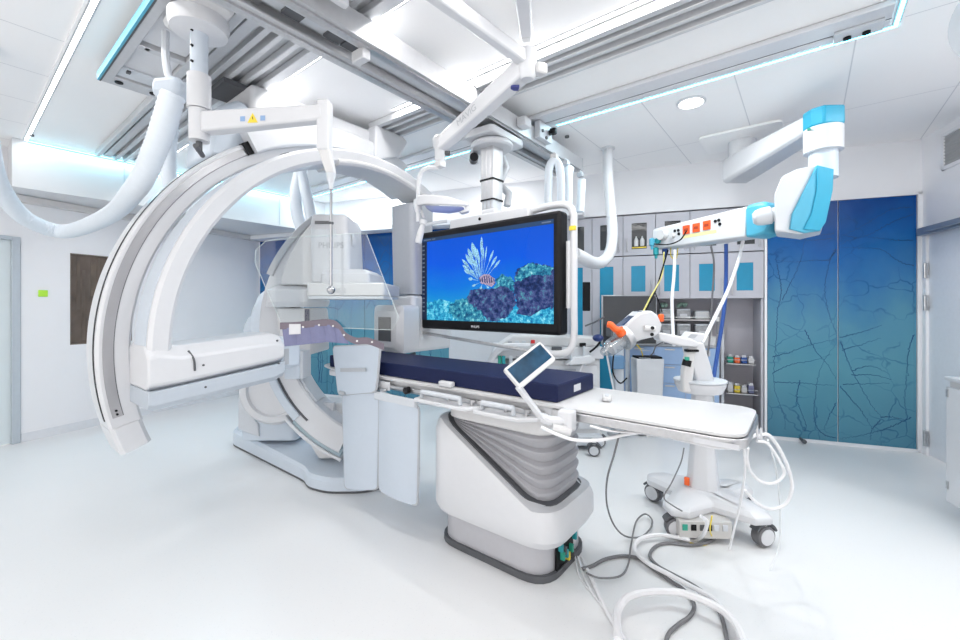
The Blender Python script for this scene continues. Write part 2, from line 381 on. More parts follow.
VR = [((917, 207), (890, 210), (862, 226), (838, 237), (810, 240), (785, 237), (768, 233)), ((917, 213), (893, 222), (868, 235), (845, 242), (835, 252), (828, 260), (815, 260), (795, 262), (775, 260)),
      ((856, 238), (838, 234), (815, 235)), ((917, 266), (900, 262), (882, 250), (862, 248), (840, 248), (832, 255), (825, 285), (828, 310), (835, 330), (842, 345), (852, 370), (868, 400), (881, 417)),
      ((768, 358), (790, 352), (810, 345), (832, 340), (850, 335), (868, 330), (882, 325)), ((768, 375), (790, 365), (815, 360), (842, 350), (860, 345), (880, 338)),
      ((777, 264), (781, 290), (778, 310), (776, 340), (774, 385), (784, 415), (785, 430)), ((768, 382), (800, 383), (830, 385), (852, 384), (890, 383)),
      ((838, 383), (850, 398), (862, 412), (873, 430)), ((917, 415), (890, 427), (870, 433), (845, 438), (825, 435), (815, 422), (815, 400), (820, 370), (835, 345)),
      ((881, 417), (892, 417), (905, 420)), ((805, 330), (815, 350), (828, 365), (838, 383)), ((840, 395), (830, 415), (824, 430)), ((852, 371), (870, 366), (890, 374)), ((852, 375), (875, 375), (892, 380)),
      ((914, 335), (909, 350), (907, 370), (905, 400), (907, 420)), ((782, 300), (800, 262), (806, 230)), ((800, 380), (797, 400), (806, 425), (803, 432)), ((917, 240), (895, 240), (868, 237)), ((880, 420), (872, 430), (870, 440))]
def split(vs, u0, u1, r):
    res = []
    for q in vs:
        q = px2(q); cur = []
        P = [p for p in catmull([V((a, 0, b)) for a, b in q], 5)]
        for p in P:
            if u0+.01 < p.x < u1-.01 and .05 < p.z < HP-.02: cur.append((p.x, p.z))
            else:
                if len(cur) > 2: res.append((cur, r))
                cur = []
        if len(cur) > 2: res.append((cur, r))
    return res
panel(1.27, 1.873, 'blue branch printed glass panel beside the wall cabinets', 'printed glass panels by the right door', split(VR, 1.27, 1.873, .0035))
panel(1.875, 2.478, 'blue branch printed glass panel next to the right door', 'printed glass panels by the right door', split(VR, 1.875, 2.478, .0035))
MB(W).box(1.247, 1.268, VB-.012, VB+.015, 0, HP+.02)
mb = MB(W).box(1.247, 1.268, VB-.012, VB+.03, 0, HP+.025).box(2.48, UR, VB-.012, VB+.03, 0, HP+.025).box(1.247, UR, VB-.012, VB+.03, HP+.002, HP+.025)
struct(mb.build('trim_5', wallm), 'slim pale frame around the right blue panels', 'trim')
LP = ['far left corner against the left wall', 'second from the left corner behind the C-arm', 'in the gap behind the white detector', 'behind the slanted edge of the clear shield', 'behind the left edge of the big display']
for k in range(5):
    u0 = UL+.03+k*.69; vs = []
    for j in range(6):
        z = random.uniform(1.2, 2.4); vs.append(([(u0+.02+.65*i/6, z+random.uniform(-.12, .12)) for i in range(7)], .006))
    for j in range(3):
        u = u0+random.uniform(.1, .6); q = [(u0+.02 if u < u0+.02 else min(u+random.uniform(-.04, .04), u0+.67), .2+2.1*i/6) for i in range(7)]; vs.append((q, .005))
    panel(u0, u0+.688, 'tall blue printed glass panel '+LP[k], 'far printed glass panels', vs)
# white column piece between far panels and cabinets
struct(MB(W).box(-2.4, -.875, VB-.02, VB+.015, 0, HP).build('trim_6', mat('white_wall_cladding', (.66, .67, .70), .5)), 'pale wall cladding behind the big display', 'wall cladding')

# ================================================================ ceiling lights and rails
def strip(name, x0, x1, y0, y1, m, label, group=None):
    t = thing(name, label, 'light strip', ((x0+x1)/2, (y0+y1)/2, HC-.012), group)
    MB().box(x0, x1, y0, y1, HC-(.019 if m is led_c else .0145), HC-.013).build('diffuser', m, t)
    a = .008
    mb = MB()
    if x1-x0 > y1-y0: mb.box(x0, x1, y0-a, y0, HC-.0155, HC-.0122).box(x0, x1, y1, y1+a, HC-.0155, HC-.0122)
    else: mb.box(x0-a, x0, y0, y1, HC-.0155, HC-.0122).box(x1, x1+a, y0, y1, HC-.0155, HC-.0122)
    mb.build('housing', alu, t); return t
strip('light_strip', LX0+.02, LX1-.02, LY0+.02, LY0+.044, led_w, 'long white light strip along the left edge of the ceiling rectangle')
strip('light_strip', LX0+.02, LX0+.038, LY0+.05, LY1-.05, led_c, 'cyan light strip along the top of the pale bulkhead')
strip('light_strip', LX0+.02, -2.1, LY1-.038, LY1-.02, led_c, 'cyan light strip left of the display column')
strip('light_strip', -1.70, LX1-.02, LY1-.038, LY1-.02, led_c, 'cyan light strip from the bridge beams to the right corner')
strip('light_strip', LX1-.038, LX1-.02, LY0+.05, LY1-.05, led_c, 'short cyan light strip turning off at the top right corner')
strip('light_strip', -5.4, 1.0, 1.425, 1.455, led_w, 'white light strip beside the C-arm ceiling rails')
strip('light_strip', -2.6, .42, 2.19, 2.215, led_w, 'white light strip passing behind the exam lamp arms')

def rail(name, x0, x1, prof, label, group=None, m=alu):
    """prof: list of boxes (y0,y1,z0,z1)"""
    mb = MB()
    for y0, y1, z0, z1 in prof: mb.box(x0, x1, y0, y1, z0, z1)
    return tag(mb.build(name, m, None, .004), label, 'ceiling rail', group)
H0 = HC-.014
rail('ceiling_rail', -5.62, 1.2, [(.93, 1.10, 2.93, H0), (.93, .965, 2.895, 2.93), (1.065, 1.10, 2.895, 2.93), (.985, 1.045, 2.91, 2.93)], 'broad grey C-arm ceiling rail nearest the shield frame')
rail('ceiling_rail', -5.62, 1.2, [(1.14, 1.40, 2.94, H0), (1.14, 1.17, 2.895, 2.94), (1.235, 1.265, 2.895, 2.94), (1.33, 1.40, 2.90, 2.94)], 'broad grey C-arm ceiling rail beside the white light strip', None, mat('pale_aluminium', (.66, .67, .69), .4, .3, noise=.05))
rail('ceiling_rail', -2.95, 1.2, [(2.23, 2.50, 2.945, H0), (2.23, 2.27, 2.90, 2.945), (2.31, 2.34, 2.90, 2.945), (2.40, 2.43, 2.90, 2.945), (2.47, 2.50, 2.89, 2.945)], 'striped pale C-arm ceiling rail behind the exam lamp arm', None, MATS['pale_aluminium'])
railr = mat('rail_white', (.70, .71, .74), .35, .2, noise=.03)
rl = thing('ceiling_rail', 'white ceiling rail running beside the right cyan light strip', 'ceiling rail', (-1.6, 3.12, 2.9))
MB().box(-5.5, LX1-.06, 2.96, 3.19, 2.945, H0).box(-5.5, LX1-.06, 2.96, 3.10, 2.925, 2.945).box(-5.5, LX1-.06, 3.125, 3.19, 2.93, 2.945).build('track', railr, rl, .006)
MB().box(-5.5, LX1-.06, 3.1005, 3.1245, 2.935, 2.9445).build('slot', dgrey, rl)
mb = MB().box(.12, .33, 3.06, 3.17, 2.908, 2.924)
en = mb.build('end_plate', lgrey, rl, .003)
for x in (.18, .26): MB().cyl((x, 3.13, 2.897), (x, 3.13, 2.9075), .018).build('buffer', black, en)
# the monitor bridge: two beams across the rails
BZ0, BZ1 = 2.752, 2.872
def beam(x0, x1, flip, label):
    t = thing('bridge_beam', label, 'bridge beam', ((x0+x1)/2, 2.2, BZ0), 'pair of grey beams carrying the display column')
    xa = x1-.012 if flip else x0
    mb = MB().box(xa, xa+.012, -.2, 3.95, BZ0, BZ1).box(x0, x1, -.2, 3.95, BZ1-.014, BZ1).box(x0, x1, -.2, 3.95, BZ0, BZ0+.014)
    mb.build('channel', alu, t, .003)
    xb = x0+.03 if flip else x0+.03
    MB().box(xb, xb+.035, -.2, 3.9, BZ0-.012, BZ0+.0).build('runner', steel, t)
    MB().box(x0+.002, x1-.002, 3.951, 3.962, BZ0+.004, BZ1-.004).build('end_cap', grey, t, .002)
    for y in (1.02, 1.36, 2.36): MB().box(x0+.01, x1-.01, y-.06, y+.06, BZ1, 2.884).build('hanger', grey, t)
    return t
beam(-1.86, -1.775, True, 'grey bridge beam with lit outer face, right of the display column')
beam(-2.085, -1.99, False, 'grey bridge beam on the C-arm side of the display column')
ca = thing('cable_tray', 'flat pale cable tray lying between the two bridge beams', 'cable tray', (-1.925, 1.0, 2.80))
MB().box(-1.975, -1.875, -.2, 3.7, 2.80, 2.806).box(-1.975, -1.972, -.2, 3.7, 2.806, 2.84).box(-1.878, -1.875, -.2, 3.7, 2.806, 2.84).build('tray', lgrey, ca)
for y in (.98, 1.2, 1.30): MB().box(-1.965, -1.885, y, y+.09, 2.786, 2.7995).build('bracket', dgrey, ca)
bc = MB().cbox((-1.865, 1.36, 2.72), .10, .05, .06)
tag(bc.build('rail_stop', white, None, .006), 'small white block clipped under the bridge beams', 'rail stop')
lk = thing('rail_trolley', 'grey trolley block with a clear knob where the beam meets the cyan light', 'trolley', (-1.74, 3.12, 2.86))
MB().box(-1.774, -1.72, 3.0, 3.2, 2.78, 2.92).build('block', lgrey, lk, .004)
for y, z in ((3.04, 2.84), (3.1, 2.80), (3.16, 2.85)): MB().cyl((-1.722, y, z), (-1.71, y, z), .014).build('bolt', dgrey, lk)
MB().cyl((-1.68, 3.15, 2.88), (-1.68, 3.15, 2.84), .03).cyl((-1.72, 3.15, 2.87), (-1.66, 3.15, 2.87), .008).build('knob', black, lk)
bl = MB().cbox((-1.735, 2.78, 2.82), .075, .10, .07)
tag(bl.build('junction_box', white, None, .008), 'white junction box on the outer face of the bridge beam', 'junction box')
# second carriage at the top edge of the picture
sc = thing('beam_carriage', 'pale lilac carriage box over the beams at the top of the picture', 'carriage', (-1.7, .95, 2.88))
MB().box(-1.66, -1.30, .70, 1.16, 2.80, 2.884).build('housing', lgrey, sc, .012)
MB().box(-1.70, -1.662, 1.06, 1.15, 2.775, 2.884).build('latch', white, sc, .008)
# downlight, sensors
dl = thing('ceiling_downlight', 'round white ceiling downlight near the supply boom', 'downlight', (-.704, 3.552, HC))
MB().lathe((-.704, 3.552, HC-.001), (0, 0, -1), [(.001, 0), (.105, 0), (.105, .006), (.09, .01), (.001, .01)]).build('rim', white, dl)
MB().cyl((-.704, 3.552, HC-.0115), (-.704, 3.552, HC-.014), .086).build('lens', mat('lamp_lens', (1, 1, 1), emit=5., ecol=(1, .99, .97)), dl)
for (px, py), lab in (((567, 136), 'tiny dark ceiling sensor beside the bridge beams'), ((31, 134.5), 'tiny dark ceiling sensor above the bulkhead corner')):
    p = atz(px, py, HC-.013)
    tag(MB().cyl(p, p-V((0, 0, .014)), .02).build('ceiling_sensor', dgrey), lab, 'sensor')
p = atz(487, 66, 2.95)
tag(MB().box(p.x-.14, p.x+.14, 2.225, 2.262, 2.875, 2.8985).build('rail_end_light', steel, None, .006), 'short steel lamp bar on the ceiling beside the exam lamp joint', 'lamp bar')

# ================================================================ lateral C-arm hung from the ceiling
AC = V((-2.9, 2.02, 1.15))
la = thing('ceiling_c_arm', 'big white double C-arm hanging from the ceiling rails', 'c-arm', (-3.05, 1.85, 2.9))
# carriage
car = MB().prism([(-3.45, 1.25, 2.64), (-3.45, 2.5, 2.64), (-3.45, 2.5, 2.88), (-3.45, 1.25, 2.88)], (.55, 0, 0)).build('carriage', white, la, .03, 3)
for y0, y1, z1 in ((1.12, 1.42, 2.893), (2.3, 2.46, 2.889)): MB().box(-3.3, -3.0, y0, y1, 2.86, z1).build('roller_block', dgrey, car)
mb = MB().poly((-3.38, 0, 0), Y3, Z3, rpoly([(2.20, 2.60), (2.46, 2.70), (2.56, 2.86), (2.50, 2.90), (2.2, 2.90)], .03), 0, .56)
mb.build('end_housing', white, la, .02)
mb = MB().poly((-3.4, 0, 0), Y3, Z3, rpoly([(1.02, 2.34), (1.25, 2.38), (1.3, 2.7), (1.2, 2.76), (1.06, 2.66)], .04), 0, .46)
mb.build('cable_housing', bluewhite, la, .02)
# saddle that grips the outer arc
mb = MB().ring(AC, Y3, Z3, 1.462, 1.62, -.34, .055, 70, 121, 30, .012); sd = mb.build('saddle', white, la, .0)
mb = MB().ring(AC, Y3, Z3, 1.465, 1.545, -.06, .02, 121.2, 122.6, 3); mb.build('saddle_wiper', black, sd)
# outer arc
oa = MB().ring(AC, Y3, Z3, 1.395, 1.54, -.24, 0, 64, 196, 90, .012).build('outer_arc', white, la)
MB().ring(AC, Y3, Z3, 1.470, 1.514, -.02, .003, 122.6, 193.5, 60).build('steel_track', trackm, oa)
MB().ring(AC, Y3, Z3, 1.470, 1.514, -.02, .003, 64.6, 69.8, 12).build('steel_track', trackm, oa)
MB().ring(AC, Y3, Z3, 1.534, 1.5425, -.07, -.045, 124, 194, 60).build('edge_groove', black, oa)
MB().ring(AC, Y3, Z3, 1.467, 1.470, -.01, .0025, 122.6, 193.5, 60).build('track_edge', dgrey, oa)
a0, a1 = R_(195), R_(202.5)
mb = MB().ring(AC, Y3, Z3, 1.40, 1.542, -.25, .01, 195.6, 201.3, 8, .02); mb.build('end_cap', white, oa)
for a in (192.1, 192.9): q = AC+Y3*math.cos(R_(a))*1.492+Z3*math.sin(R_(a))*1.492; MB().cyl(q+X3*.002, q+X3*.008, .006).build('screw', black, oa)
# inner arc
ia = MB().ring(AC, Y3, Z3, 1.292, 1.394, 0.02, .30, 58, 186.5, 80, .018).build('inner_arc', white, la)
MB().ring(AC, Y3, Z3, 1.392, 1.3965, .06, .26, 64, 186, 70).build('inner_arc_rim', bluewhite, ia)  # pale blue puts the rim's shade into its colour
MB().ring(AC, Y3, Z3, 1.275, 1.32, .02, .315, 66, 104, 24, .015).build('arc_cover', white2, ia)
q = AC+Y3*math.cos(R_(118))*1.392+Z3*math.sin(R_(118))*1.392
MB().cbox(q+X3*.2, .08, .05, .02, Mx.Rotation(R_(28), 4, 'X')).build('latch', black, ia)
MB().cbox(AC+V((.2, 1.40*math.cos(R_(105)), 1.40*math.sin(R_(105)))), .05, .14, .02, Mx.Rotation(R_(15), 4, 'X')).build('arc_bracket', lgrey, ia)
# x-ray tube housing, a long box pointing at the table
tx0, tx1 = -2.98, -2.57
def tsec(y, z0, z1, x1=tx1):
    return [V((tx0, y, z0+.05)), V((tx0+.05, y, z0)), V((x1-.05, y, z0)), V((x1, y, z0+.03)), V((x1, y, z1-.06)), V((x1-.07, y, z1)), V((tx0+.08, y, z1)), V((tx0, y, z1-.08))]
th_ = MB().loft([tsec(.618, .968, 1.19), tsec(.66, .965, 1.205), tsec(.76, .972, 1.185), tsec(1.25, 1.035, 1.225), tsec(1.31, 1.05, 1.205)]).build('tube_housing', white, la, .012)
def csec(y, z0, z1): return [V((x, y, z)) for x, z in ((tx0, z0+.03), (tx0+.03, z0), (tx1-.03, z0), (tx1+.001, z0+.03), (tx1+.001, z1), (tx0, z1))]
MB().loft([csec(.620, .875, .967), csec(.645, .865, .965), csec(1.25, .93, 1.033), csec(1.31, .955, 1.048)]).build('lower_cover', mat('cover_grey_blue', (.46, .51, .57), .4), th_, .004)
mb = MB().loft([[V((x, 1.31, z)) for x, z in ((-2.95, .98), (-2.64, .98), (-2.62, 1.01), (-2.62, 1.17), (-2.66, 1.2), (-2.95, 1.2))], [V((x, 1.46, z)) for x, z in ((-2.93, .99), (-2.68, .99), (-2.66, 1.01), (-2.66, 1.16), (-2.70, 1.18), (-2.93, 1.18))]])
MB().box(-2.70, -2.619, 1.33, 1.36, 1.02, 1.12).build('collimator_slot', grey, th_)
mb.build('collimator', bluewhite, th_, .015)
mb = MB().tube([(-2.6, .80, 1.155), (-2.568, .815, 1.11), (-2.568, .82, 1.05)], .006, 6); mb.build('seam_clip', dgrey, th_)
for y, z in ((.86, 1.075), (.87, .955), (1.26, 1.18), (1.27, 1.04)): MB().cyl((tx1-.004, y, z), (tx1+.004, y, z), .006, n=10).build('screw', dgrey, th_)
# detector column and lateral detector
dc_ = MB().loft([[V((x, y, z)) for x, y in rpoly([(-2.88, y0), (-2.60, y0), (-2.60, y1), (-2.88, y1)], .05)] for z, y0, y1 in ((2.26, 2.40, 2.68), (2.0, 2.405, 2.67), (1.49, 2.42, 2.64))]).build('detector_column', mat('column_grey', (.44, .46, .50), .4), la)
mb = MB().box(-2.88, -2.6, 2.415, 2.9, 1.0, 1.485); mb.build('detector_body', white, la, .03, 3)
dd = MB().loft([[V((x, y, z)) for x, z in rpoly([(-2.95+s, 1.0+s), (-2.57-s, 1.0+s), (-2.57-s, 1.40-s), (-2.95+s, 1.40-s)], .06)] for y, s in ((2.25, .05), (2.29, .0), (2.46, 0), (2.50, .03))]).build('detector', white, la, .0)
MB().box(-2.84, -2.68, 2.243, 2.2495, 1.10, 1.30).build('detector_window', dgrey, dd, .01)
MB().tube([(-2.80, 2.3, .975), (-2.72, 2.4, .96), (-2.66, 2.5, .98)], .014).build('cable', dgrey, dd)

# corrugated supply hose on the left
h1 = MB().corr([at(173, 94, 2.12), at(166, 118, 2.13), at(155, 150, 2.2), at(137, 187, 2.4), at(108, 216, 2.95), at(65, 231.5, 3.4), at(28, 220, 3.2), at(4, 194, 2.95), at(-9, 160, 2.75), at(-16, 90, 2.6), at(-14, -40, 2.35)], .055, pitch=.028, amp=.035)
hs = thing('corrugated_hose', 'thick pale corrugated hose looping down left of the C-arm', 'hose', at(172, 90, 2.13))
h1.build('hose', hosem, hs)
p = at(172, 90, 2.13)
MB().tube([p+V((0, 0, .04)), p+V((-.06, 0, .10)), V((p.x-.10, p.y, 2.70)), V((p.x-.10, p.y, 2.834))], .018).build('hose_hanger', lgrey, hs)
MB().cbox(p+V((.0, .0, .0)), .15, .11, .10, Mx.Rotation(.5, 4, 'Z')).build('hose_cap', bluewhite, hs, .03)
h2 = MB().corr([at(172, 104, 2.9), at(170, 130, 2.92), at(168, 158, 2.95), at(170, 182, 2.98), at(180, 205, 3.05)], .05, pitch=.022, amp=.03)
tag(h2.build('corrugated_hose', hosem), 'thinner corrugated hose hanging behind the thick looping hose', 'hose')

# ================================================================ big display on its ceiling column
ME = (V((-1.275, 2.456, 0))-V((-2.652, 2.522, 0))).normalized(); MN = V((ME.y, -ME.x, 0))    # MN points at the viewer
MO = V((-2.652, 2.522, 1.20)); MWD, MHT = 1.392, .82
def mp(a, b, d=0): return MO+ME*a+Z3*b+MN*d
ds = thing('display_suspension', 'huge black framed display hanging on a ceiling column, showing a reef', 'display', (-1.93, 2.62, 2.66))
R4 = Mx(((ME.x, MN.x, 0, 0), (ME.y, MN.y, 0, 0), (0, 0, 1, 0), (0, 0, 0, 1)))
cx, cy = -1.93, 2.62
mb = MB().poly((cx, cy, 2.665), X3, Y3, rpoly([(-.14, -.19), (.14, -.19), (.14, .26), (-.14, .26)], .05), 0, .055); mb.build('mount_plate', white, ds, .008)
MB().lathe((cx, cy, 2.61), Z3, [(.04, 0), (.15, 0), (.165, .012), (.165, .03), (.15, .045), (.04, .045)], 40).build('turntable', white, ds)
MB().cyl((cx, cy, 2.655), (cx, cy, 2.665), .12, n=32).build('bearing', dgrey, ds)
for z0, z1, h in ((2.36, 2.61, .066), (2.205, 2.36, .063), (1.99, 2.205, .06)):
    cl = MB().poly((cx, cy, z0), ME, -MN, rpoly([(-h, -h), (h, -h), (h, h), (-h, h)], .014, 3), 0, z1-z0).build('column_section', alu if z0 > 2 else lgrey, ds)
    for s in (-.6, 0, .6):
        MB().poly((cx, cy, z0+.012), ME, -MN, [(s*h-.004, -h-.002), (s*h+.004, -h-.002), (s*h+.004, -h), (s*h-.004, -h)], 0, z1-z0-.02).build('column_rib', steel, cl)
    MB().poly((cx, cy, z0), ME, -MN, rpoly([(-h-.004, -h-.004), (h+.004, -h-.004), (h+.004, h+.004), (-h-.004, h+.004)], .014, 3), -.004, .008).build('column_seal', black, cl)
MB().cyl((cx-.22, cy+.05, 2.56), (cx-.22, cy+.05, 2.66), .035).build('camera_post', white, ds)
MB().cyl((cx-.20, cy+.02, 2.575), (cx-.12, cy-.07, 2.56), .034).build('camera', black, ds)
# top housing and frame
def mbx(a0, a1, b0, b1, d0, d1): return MB().box(a0, a1, d0, d1, b0, b1, Mx.Translation(MO) @ R4)
mbx(.36, 1.14, .80, .895, -.12, -.02).build('top_housing', white, ds, .02, 3)
MB().cyl(mp(.70, .90, -.06), mp(.82, .90, -.06), .03).build('hose_clip', white, ds)
MB().cyl(mp(.69, .855, -.02), mp(.69, .855, -.015), .012).build('lens', black, ds)
MB().tube([mp(1.10, .86, -.08), mp(1.28, .875, -.08), mp(1.40, .86, -.08), mp(1.445, .80, -.08), mp(1.45, .70, -.08), mp(1.45, .2, -.08), mp(1.45, 0., -.08), mp(1.43, -.09, -.07), mp(1.36, -.125, -.05), mp(1.2, -.125, -.04)], .024, 12).build('frame_tube', white, ds)
MB().tube([mp(1.2, -.125, -.04), mp(.6, -.08, -.02), mp(-.05, -.035, -.02)], .013, 10).build('handle_bar', steel, ds)
MB().sphere(mp(-.06, -.034, -.02), .022, 12).build('bar_tip', white, ds)
MB().cyl(mp(1.418, .18, -.075), mp(1.418, .62, -.075), .02).build('side_grip', white, ds)
mbx(1.43, 1.472, .685, .715, -.075, -.052).build('warning_tag', yellow, ds, .003)
MB().tube([mp(.42, .80, -.07), mp(.36, .79, -.07), mp(.12, .775, -.07)], .012).build('upper_bar', white, ds)
mbx(.05, .38, .76, .80, -.10, -.06).build('bracket_bar', white, ds, .008)
mon = mbx(0, MWD, 0, MHT, -.115, -.002).build('monitor', black, ds, .022, 3)
mbx(.05, MWD-.05, .05, MHT-.05, -.15, -.116).build('rear_cover', lgrey, mon, .02)
scrx, scry, scw, sch = .035, .075, MWD-.035-.045, MHT-.075-.055
SD = .0005
def screen_mat(name, kind):
    m = bpy.data.materials.new(name); m.use_nodes = True; nt = m.node_tree; b = nt.nodes['Principled BSDF']; N = nt.nodes.new; L = nt.links.new
    b.inputs['Base Color'].default_value = (.004, .004, .006, 1); b.inputs['Roughness'].default_value = .2; b.inputs['Specular IOR Level'].default_value = .15
    tc = N('ShaderNodeTexCoord'); nz = N('ShaderNodeTexNoise'); rp = N('ShaderNodeValToRGB'); e = rp.color_ramp.elements
    L(tc.outputs['Object'], nz.inputs['Vector'])
    if kind == 'sea':
        sx = N('ShaderNodeSeparateXYZ'); L(tc.outputs['Object'], sx.inputs[0]); mr = N('ShaderNodeMapRange')
        zoff = MO.z-2.66; mr.inputs[1].default_value = zoff+scry; mr.inputs[2].default_value = zoff+scry+sch; L(sx.outputs['Z'], mr.inputs[0])
        nz.inputs['Scale'].default_value = 2.2; ma = N('ShaderNodeMath'); ma.operation = 'MULTIPLY_ADD'; ma.inputs[1].default_value = .22; L(nz.outputs['Fac'], ma.inputs[0])
        sb = N('ShaderNodeMath'); sb.operation = 'SUBTRACT'; sb.inputs[1].default_value = .11; L(mr.outputs[0], sb.inputs[0]); L(sb.outputs[0], ma.inputs[2]); L(ma.outputs[0], rp.inputs['Fac'])
        e[0].position = 0; e[0].color = (.01, .33, .52, 1); e[1].position = 1; e[1].color = (.0, .08, .60, 1)
        for p, c in ((.22, (.01, .27, .60)), (.38, (.002, .16, .66)), (.65, (.0, .09, .68))): x = e.new(p); x.color = list(c)+[1]
        st = 1.0
    else:
        nz.inputs['Scale'].default_value = {'rock': 22, 'sand': 30, 'moss': 34}[kind]; nz.inputs['Detail'].default_value = 9; nz.inputs['Roughness'].default_value = .72
        L(nz.outputs['Fac'], rp.inputs['Fac'])
        cs = {'rock': ((.36, (.004, .012, .06)), (.47, (.015, .04, .15)), (.55, (.07, .08, .24)), (.63, (.05, .28, .36)), (.70, (.30, .50, .60))),
              'moss': ((.34, (.004, .03, .10)), (.45, (.01, .13, .26)), (.54, (.04, .30, .42)), (.62, (.22, .62, .66)), (.7, (.55, .75, .75))),
              'sand': ((.32, (.005, .06, .22)), (.44, (.01, .20, .42)), (.52, (.03, .40, .62)), (.60, (.20, .66, .80)), (.68, (.5, .8, .85)))}[kind]
        e[0].position = cs[0][0]; e[0].color = list(cs[0][1])+[1]; e[1].position = cs[-1][0]; e[1].color = list(cs[-1][1])+[1]
        for p, c in cs[1:-1]: x = e.new(p); x.color = list(c)+[1]
        st = 1.0
    L(rp.outputs['Color'], b.inputs['Emission Color']); b.inputs['Emission Strength'].default_value = st; return m
def spoly(pts, d):
    mb = MB(); q = [mp(scrx+a*scw, scry+b*sch, d) for a, b in pts]; c = mb.v(sum(q, V())/len(q)); vs = [mb.v(p) for p in q]
    for i in range(len(vs)): mb.face([c, vs[i], vs[(i+1) % len(vs)]])
    return mb
scr = spoly([(0, 0), (1, 0), (1, 1), (0, 1)], .0004).build('screen', mat('screen_dark', (.012, .02, .045), .25, spec=.15, emit=.6), mon)
IMG = dict(x0=.062, x1=1., y0=0., y1=.955)
def im(a, b): return (IMG['x0']+a*(IMG['x1']-IMG['x0']), IMG['y0']+b*(IMG['y1']-IMG['y0']))
sea = screen_mat('screen_sea', 'sea'); rock = screen_mat('screen_rock', 'rock'); moss = screen_mat('screen_moss', 'moss'); sand = screen_mat('screen_sand', 'sand')
spoly([im(0, 0), im(1, 0), im(1, 1), im(0, 1)], .0008).build('sea_picture', sea, scr)
def blob(pts, jag=.012, sub=6):
    out = []
    for i in range(len(pts)):
        a, b = pts[i], pts[(i+1) % len(pts)]
        for k in range(sub):
            t = k/sub; x, y = a[0]+(b[0]-a[0])*t, a[1]+(b[1]-a[1])*t
            if 0.002 < x < .998 and y > .002: x += random.uniform(-jag, jag); y += random.uniform(-jag, jag)
            out.append(im(min(1, max(0, x)), min(1, max(0, y))))
    return out
def persp(f): return f*3.62/(2.78+f*(3.62-2.78))
def pic(x, y):   # photo position on the tilted screen -> picture fractions
    f = (x-54)/606.; top = 155-90*f; bot = 560+15*f; return (persp(f), (bot-y)/(bot-top))
B = lambda L_: [pic(*p) for p in L_]
spoly(blob(B([(54, 562), (54, 470), (110, 455), (170, 475), (230, 490), (300, 520), (420, 540), (520, 535), (600, 500), (660, 490), (660, 575)])), .0012).build('sand_picture', sand, scr)
spoly(blob(B([(155, 520), (165, 480), (200, 455), (245, 445), (300, 470), (330, 530), (335, 565), (200, 563)])), .0016).build('coral_picture', moss, scr)
spoly(blob(B([(245, 440), (262, 405), (300, 395), (350, 400), (400, 385), (440, 390), (475, 420), (482, 470), (460, 520), (420, 550), (380, 566), (340, 560), (310, 510), (262, 478)])), .002).build('boulder_picture', rock, scr)
spoly(blob(B([(370, 400), (385, 350), (410, 325), (450, 335), (472, 360), (470, 410), (440, 420)])), .0018).build('coral_picture', moss, scr)
spoly(blob(B([(468, 380), (470, 330), (490, 295), (530, 272), (570, 265), (610, 275), (660, 285), (660, 490), (600, 520), (540, 535), (490, 525), (478, 470)])), .0021).build('boulder_picture', rock, scr)
spoly(blob(B([(474, 330), (490, 297), (530, 274), (570, 267), (612, 277), (658, 287), (658, 320), (600, 330), (540, 330), (500, 350), (480, 360)]), .016), .0024).build('moss_picture', moss, scr)
spoly(blob(B([(420, 565), (460, 530), (540, 545), (600, 510), (658, 495), (658, 574)]), .016), .0026).build('sand_picture', sand, scr)
# the fish: a fan of pale spotted fins
fin = mat('fin_pale', (.28, .55, .74), .4, emit=.75, noise=.85, scale=160, spec=.1); fin2 = mat('fin_rose', (.40, .32, .45), .4, emit=.7, noise=.9, scale=120, spec=.1)
fins = [((315, 330), (315, 130), 9), ((322, 330), (340, 180), 5), ((325, 335), (372, 200), 7), ((330, 340), (388, 230), 8), ((335, 345), (404, 250), 7), ((308, 335), (270, 160), 16), ((305, 335), (250, 190), 13), ((300, 340), (240, 220), 12), ((298, 340), (222, 245), 10), ((296, 345), (225, 275), 10), ((300, 350), (232, 300), 11), ((300, 355), (252, 345), 12), ((310, 330), (292, 190), 10), ((312, 330), (300, 220), 8), ((300, 340), (262, 225), 13), ((318, 330), (325, 185), 6), ((296, 345), (262, 300), 12), ((306, 330), (282, 250), 10), ((310, 365), (270, 385), 8), ((330, 370), (350, 395), 8), ((320, 370), (310, 400), 8)]
for k, (a, b_, w_) in enumerate(fins):
    a2, b2 = V((a[0], a[1], 0)), V((b_[0], b_[1], 0)); d = (b2-a2); nrm = V((-d.y, d.x, 0)).normalized()
    prof = [(0, .10), (.3, .16), (.55, .22), (.68, .9), (.82, 1.), (.93, .6), (1., .1)]
    pts = [(a2+d*t+nrm*w_*.72*q) for t, q in prof]+[(a2+d*t-nrm*w_*.72*q) for t, q in prof[::-1]]
    spoly([im(*pic(p.x, p.y)) for p in pts], .003+.00008*k).build('fin_picture', fin, scr)
spoly(blob(B([(300, 345), (320, 325), (350, 325), (378, 345), (382, 365), (365, 385), (340, 375), (315, 370)]), .006, 3), .005).build('fish_body_picture', fin2, scr)
for k in range(7):
    x0 = 305+k*11; spoly([im(*pic(x0, 330+abs(k-3)*3)), im(*pic(x0+4, 330+abs(k-3)*3)), im(*pic(x0+8, 368-abs(k-3)*2)), im(*pic(x0+3, 370-abs(k-3)*2))], .0053).build('stripe_picture', rock, scr)
uim = mat('screen_icons', (.10, .13, .18), .4, emit=.5, spec=.1); uid = mat('screen_menu', (.015, .035, .08), .4, emit=.8, spec=.1)
spoly([(0, .957), (1, .957), (1, 1), (0, 1)], .001).build('menu_bar', uid, scr)
